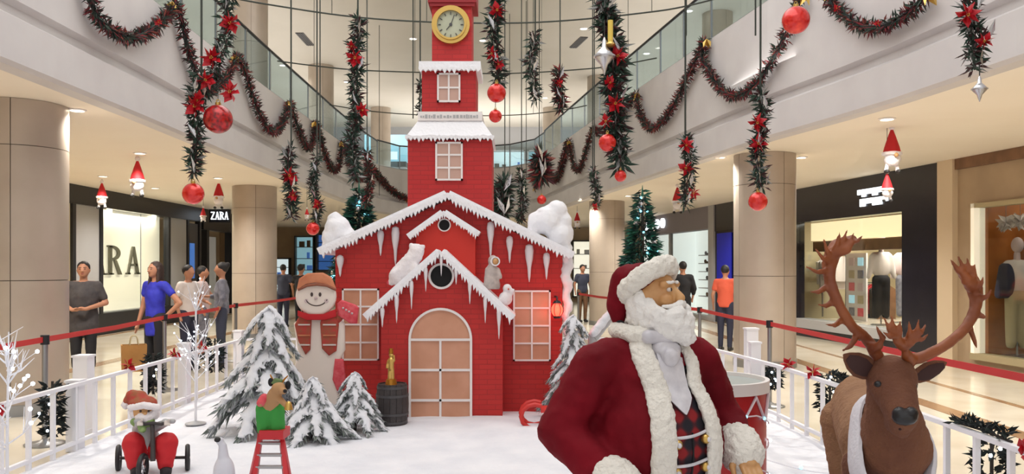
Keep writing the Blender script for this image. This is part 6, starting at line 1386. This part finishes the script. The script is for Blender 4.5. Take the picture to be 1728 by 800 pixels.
p1 = person(at(141, 11.2), math.radians(18), 1.66, 'person in charcoal tee and black shorts with hands together beside the wide pillar', dict(shirt='tee_charcoal', legs='cloth_black'),
    dict(elbowR=(.27,.02,1.1), wristR=(.1,-.2,1.02), elbowL=(.27,.02,1.1), wristL=(.06,-.22,1.03), handR=(.8,-.3,.1), handL=(-.8,-.3,.1), hem=.72, sleeve=.7, wide=1.16, leg_len=-.0 if False else .5, cuff=.06))
p2 = person(at(262, 11.25), math.radians(-28), 1.66, 'person in bright blue long top with long dark hair and hand on hip', dict(shirt='cloth_blue', legs='cloth_black', hairm='hair_brown'),
    dict(elbowL=(.36,.1,1.1), wristL=(.2,.0,.92), handL=(-.6,-.2,-.7), elbowR=(.23,.0,1.07), wristR=(.24,-.08,.82), hem=.66, sleeve=.45, wide=.94), 'long')
far = dict(vox=.016, far=True)
person(at(318, 12.9), math.radians(70), 1.62, 'person in white top with dark trousers, back turned, beside the blue top', dict(shirt='cloth_white', legs='cloth_navy'), dict(elbowL=(.25,-.05,1.1), wristL=(.18,-.24,1.05)), **far)
person(at(342, 14.4), math.radians(100), 1.6, 'person in pale pink top and grey skirt-length shorts in the talking group', dict(shirt='cloth_pale', legs='cloth_grey'), dict(elbowL=(.24,-.1,1.12), wristL=(.12,-.32,1.12), leg_len=.6), **far)
person(at(374, 13.3), math.radians(-75), 1.66, 'person in grey patterned shirt and dark jeans facing the talking group', dict(shirt='cloth_grey', legs='cloth_denim'), dict(elbowR=(.24,-.1,1.1), wristR=(.14,-.3,1.12), sleeve=1.4), 'bun', **far)
person(at(478, 22), math.radians(180), 1.65, 'distant person in dark blue seen past the slim pillar', dict(shirt='cloth_denim', legs='cloth_navy'), {}, **far)
person(at(508, 20), math.radians(160), 1.65, 'distant person in black beside the snowman hat', dict(shirt='cloth_black', legs='cloth_black'), dict(elbowL=(.3,-.05,1.15), wristL=(.2,-.2,1.3)), **far)
person(at(1152, 17.6), math.radians(185), 1.7, 'person in black shirt and dark trousers before the bright shoe shop', dict(shirt='cloth_black', legs='cloth_black'), dict(elbowR=(.24,.02,1.1), wristR=(.22,-.05,.88), sleeve=1.5), **far)
person(at(1224, 15.8), math.radians(150), 1.62, 'person in orange top and dark trousers beside the big pillar', dict(shirt='cloth_orange', legs='cloth_navy'), dict(elbowR=(.24,-.1,1.1), wristR=(.12,-.28,1.1)), **far)
person(at(983, 24), math.radians(20), 1.65, 'distant person in blue and brown between the house and the far pillar', dict(shirt='cloth_denim', legs='shop_brown'), {}, **far)
# paper bag held by the person in blue
q = P(226, 604, 10.55); t = thing('paper_bag', 'brown paper shopping bag beside the person in blue', 'bag', q); w, d, h = .14, .08, .17
M_ = Matrix.Rotation(.5, 3, 'Z'); bx = MB().add([(-w,-d,-h),(w,-d,-h),(w,d,-h),(-w,d,-h),(-w*1.05,-d*1.1,h),(w*1.05,-d*1.1,h),(w*1.05,d*1.1,h),(-w*1.05,d*1.1,h),(-w*.97,-d,h),(w*.97,-d,h),(w*.97,d,h),(-w*.97,d,h),(-w*.93,-d*.9,-h+.01),(w*.93,-d*.9,-h+.01),(w*.93,d*.9,-h+.01),(-w*.93,d*.9,-h+.01)],
    [(3,2,1,0),(0,1,5,4),(1,2,6,5),(2,3,7,6),(3,0,4,7),(4,5,9,8),(5,6,10,9),(6,7,11,10),(7,4,8,11),(8,9,13,12),(9,10,14,13),(10,11,15,14),(11,8,12,15),(12,13,14,15)]).rot(M_).move(q); obj('bag', bx, 'paper_brown', t)
for s in (-1, 1): obj('handle', MB().tube(smooth_path([q+M_@Vector((-.05,s*.07,h)), q+M_@Vector((-.03,s*.05,h+.1)), q+M_@Vector((.03,s*.05,h+.1)), q+M_@Vector((.05,s*.07,h))], 4), .006, 6), 'cloth_khaki', t, True)
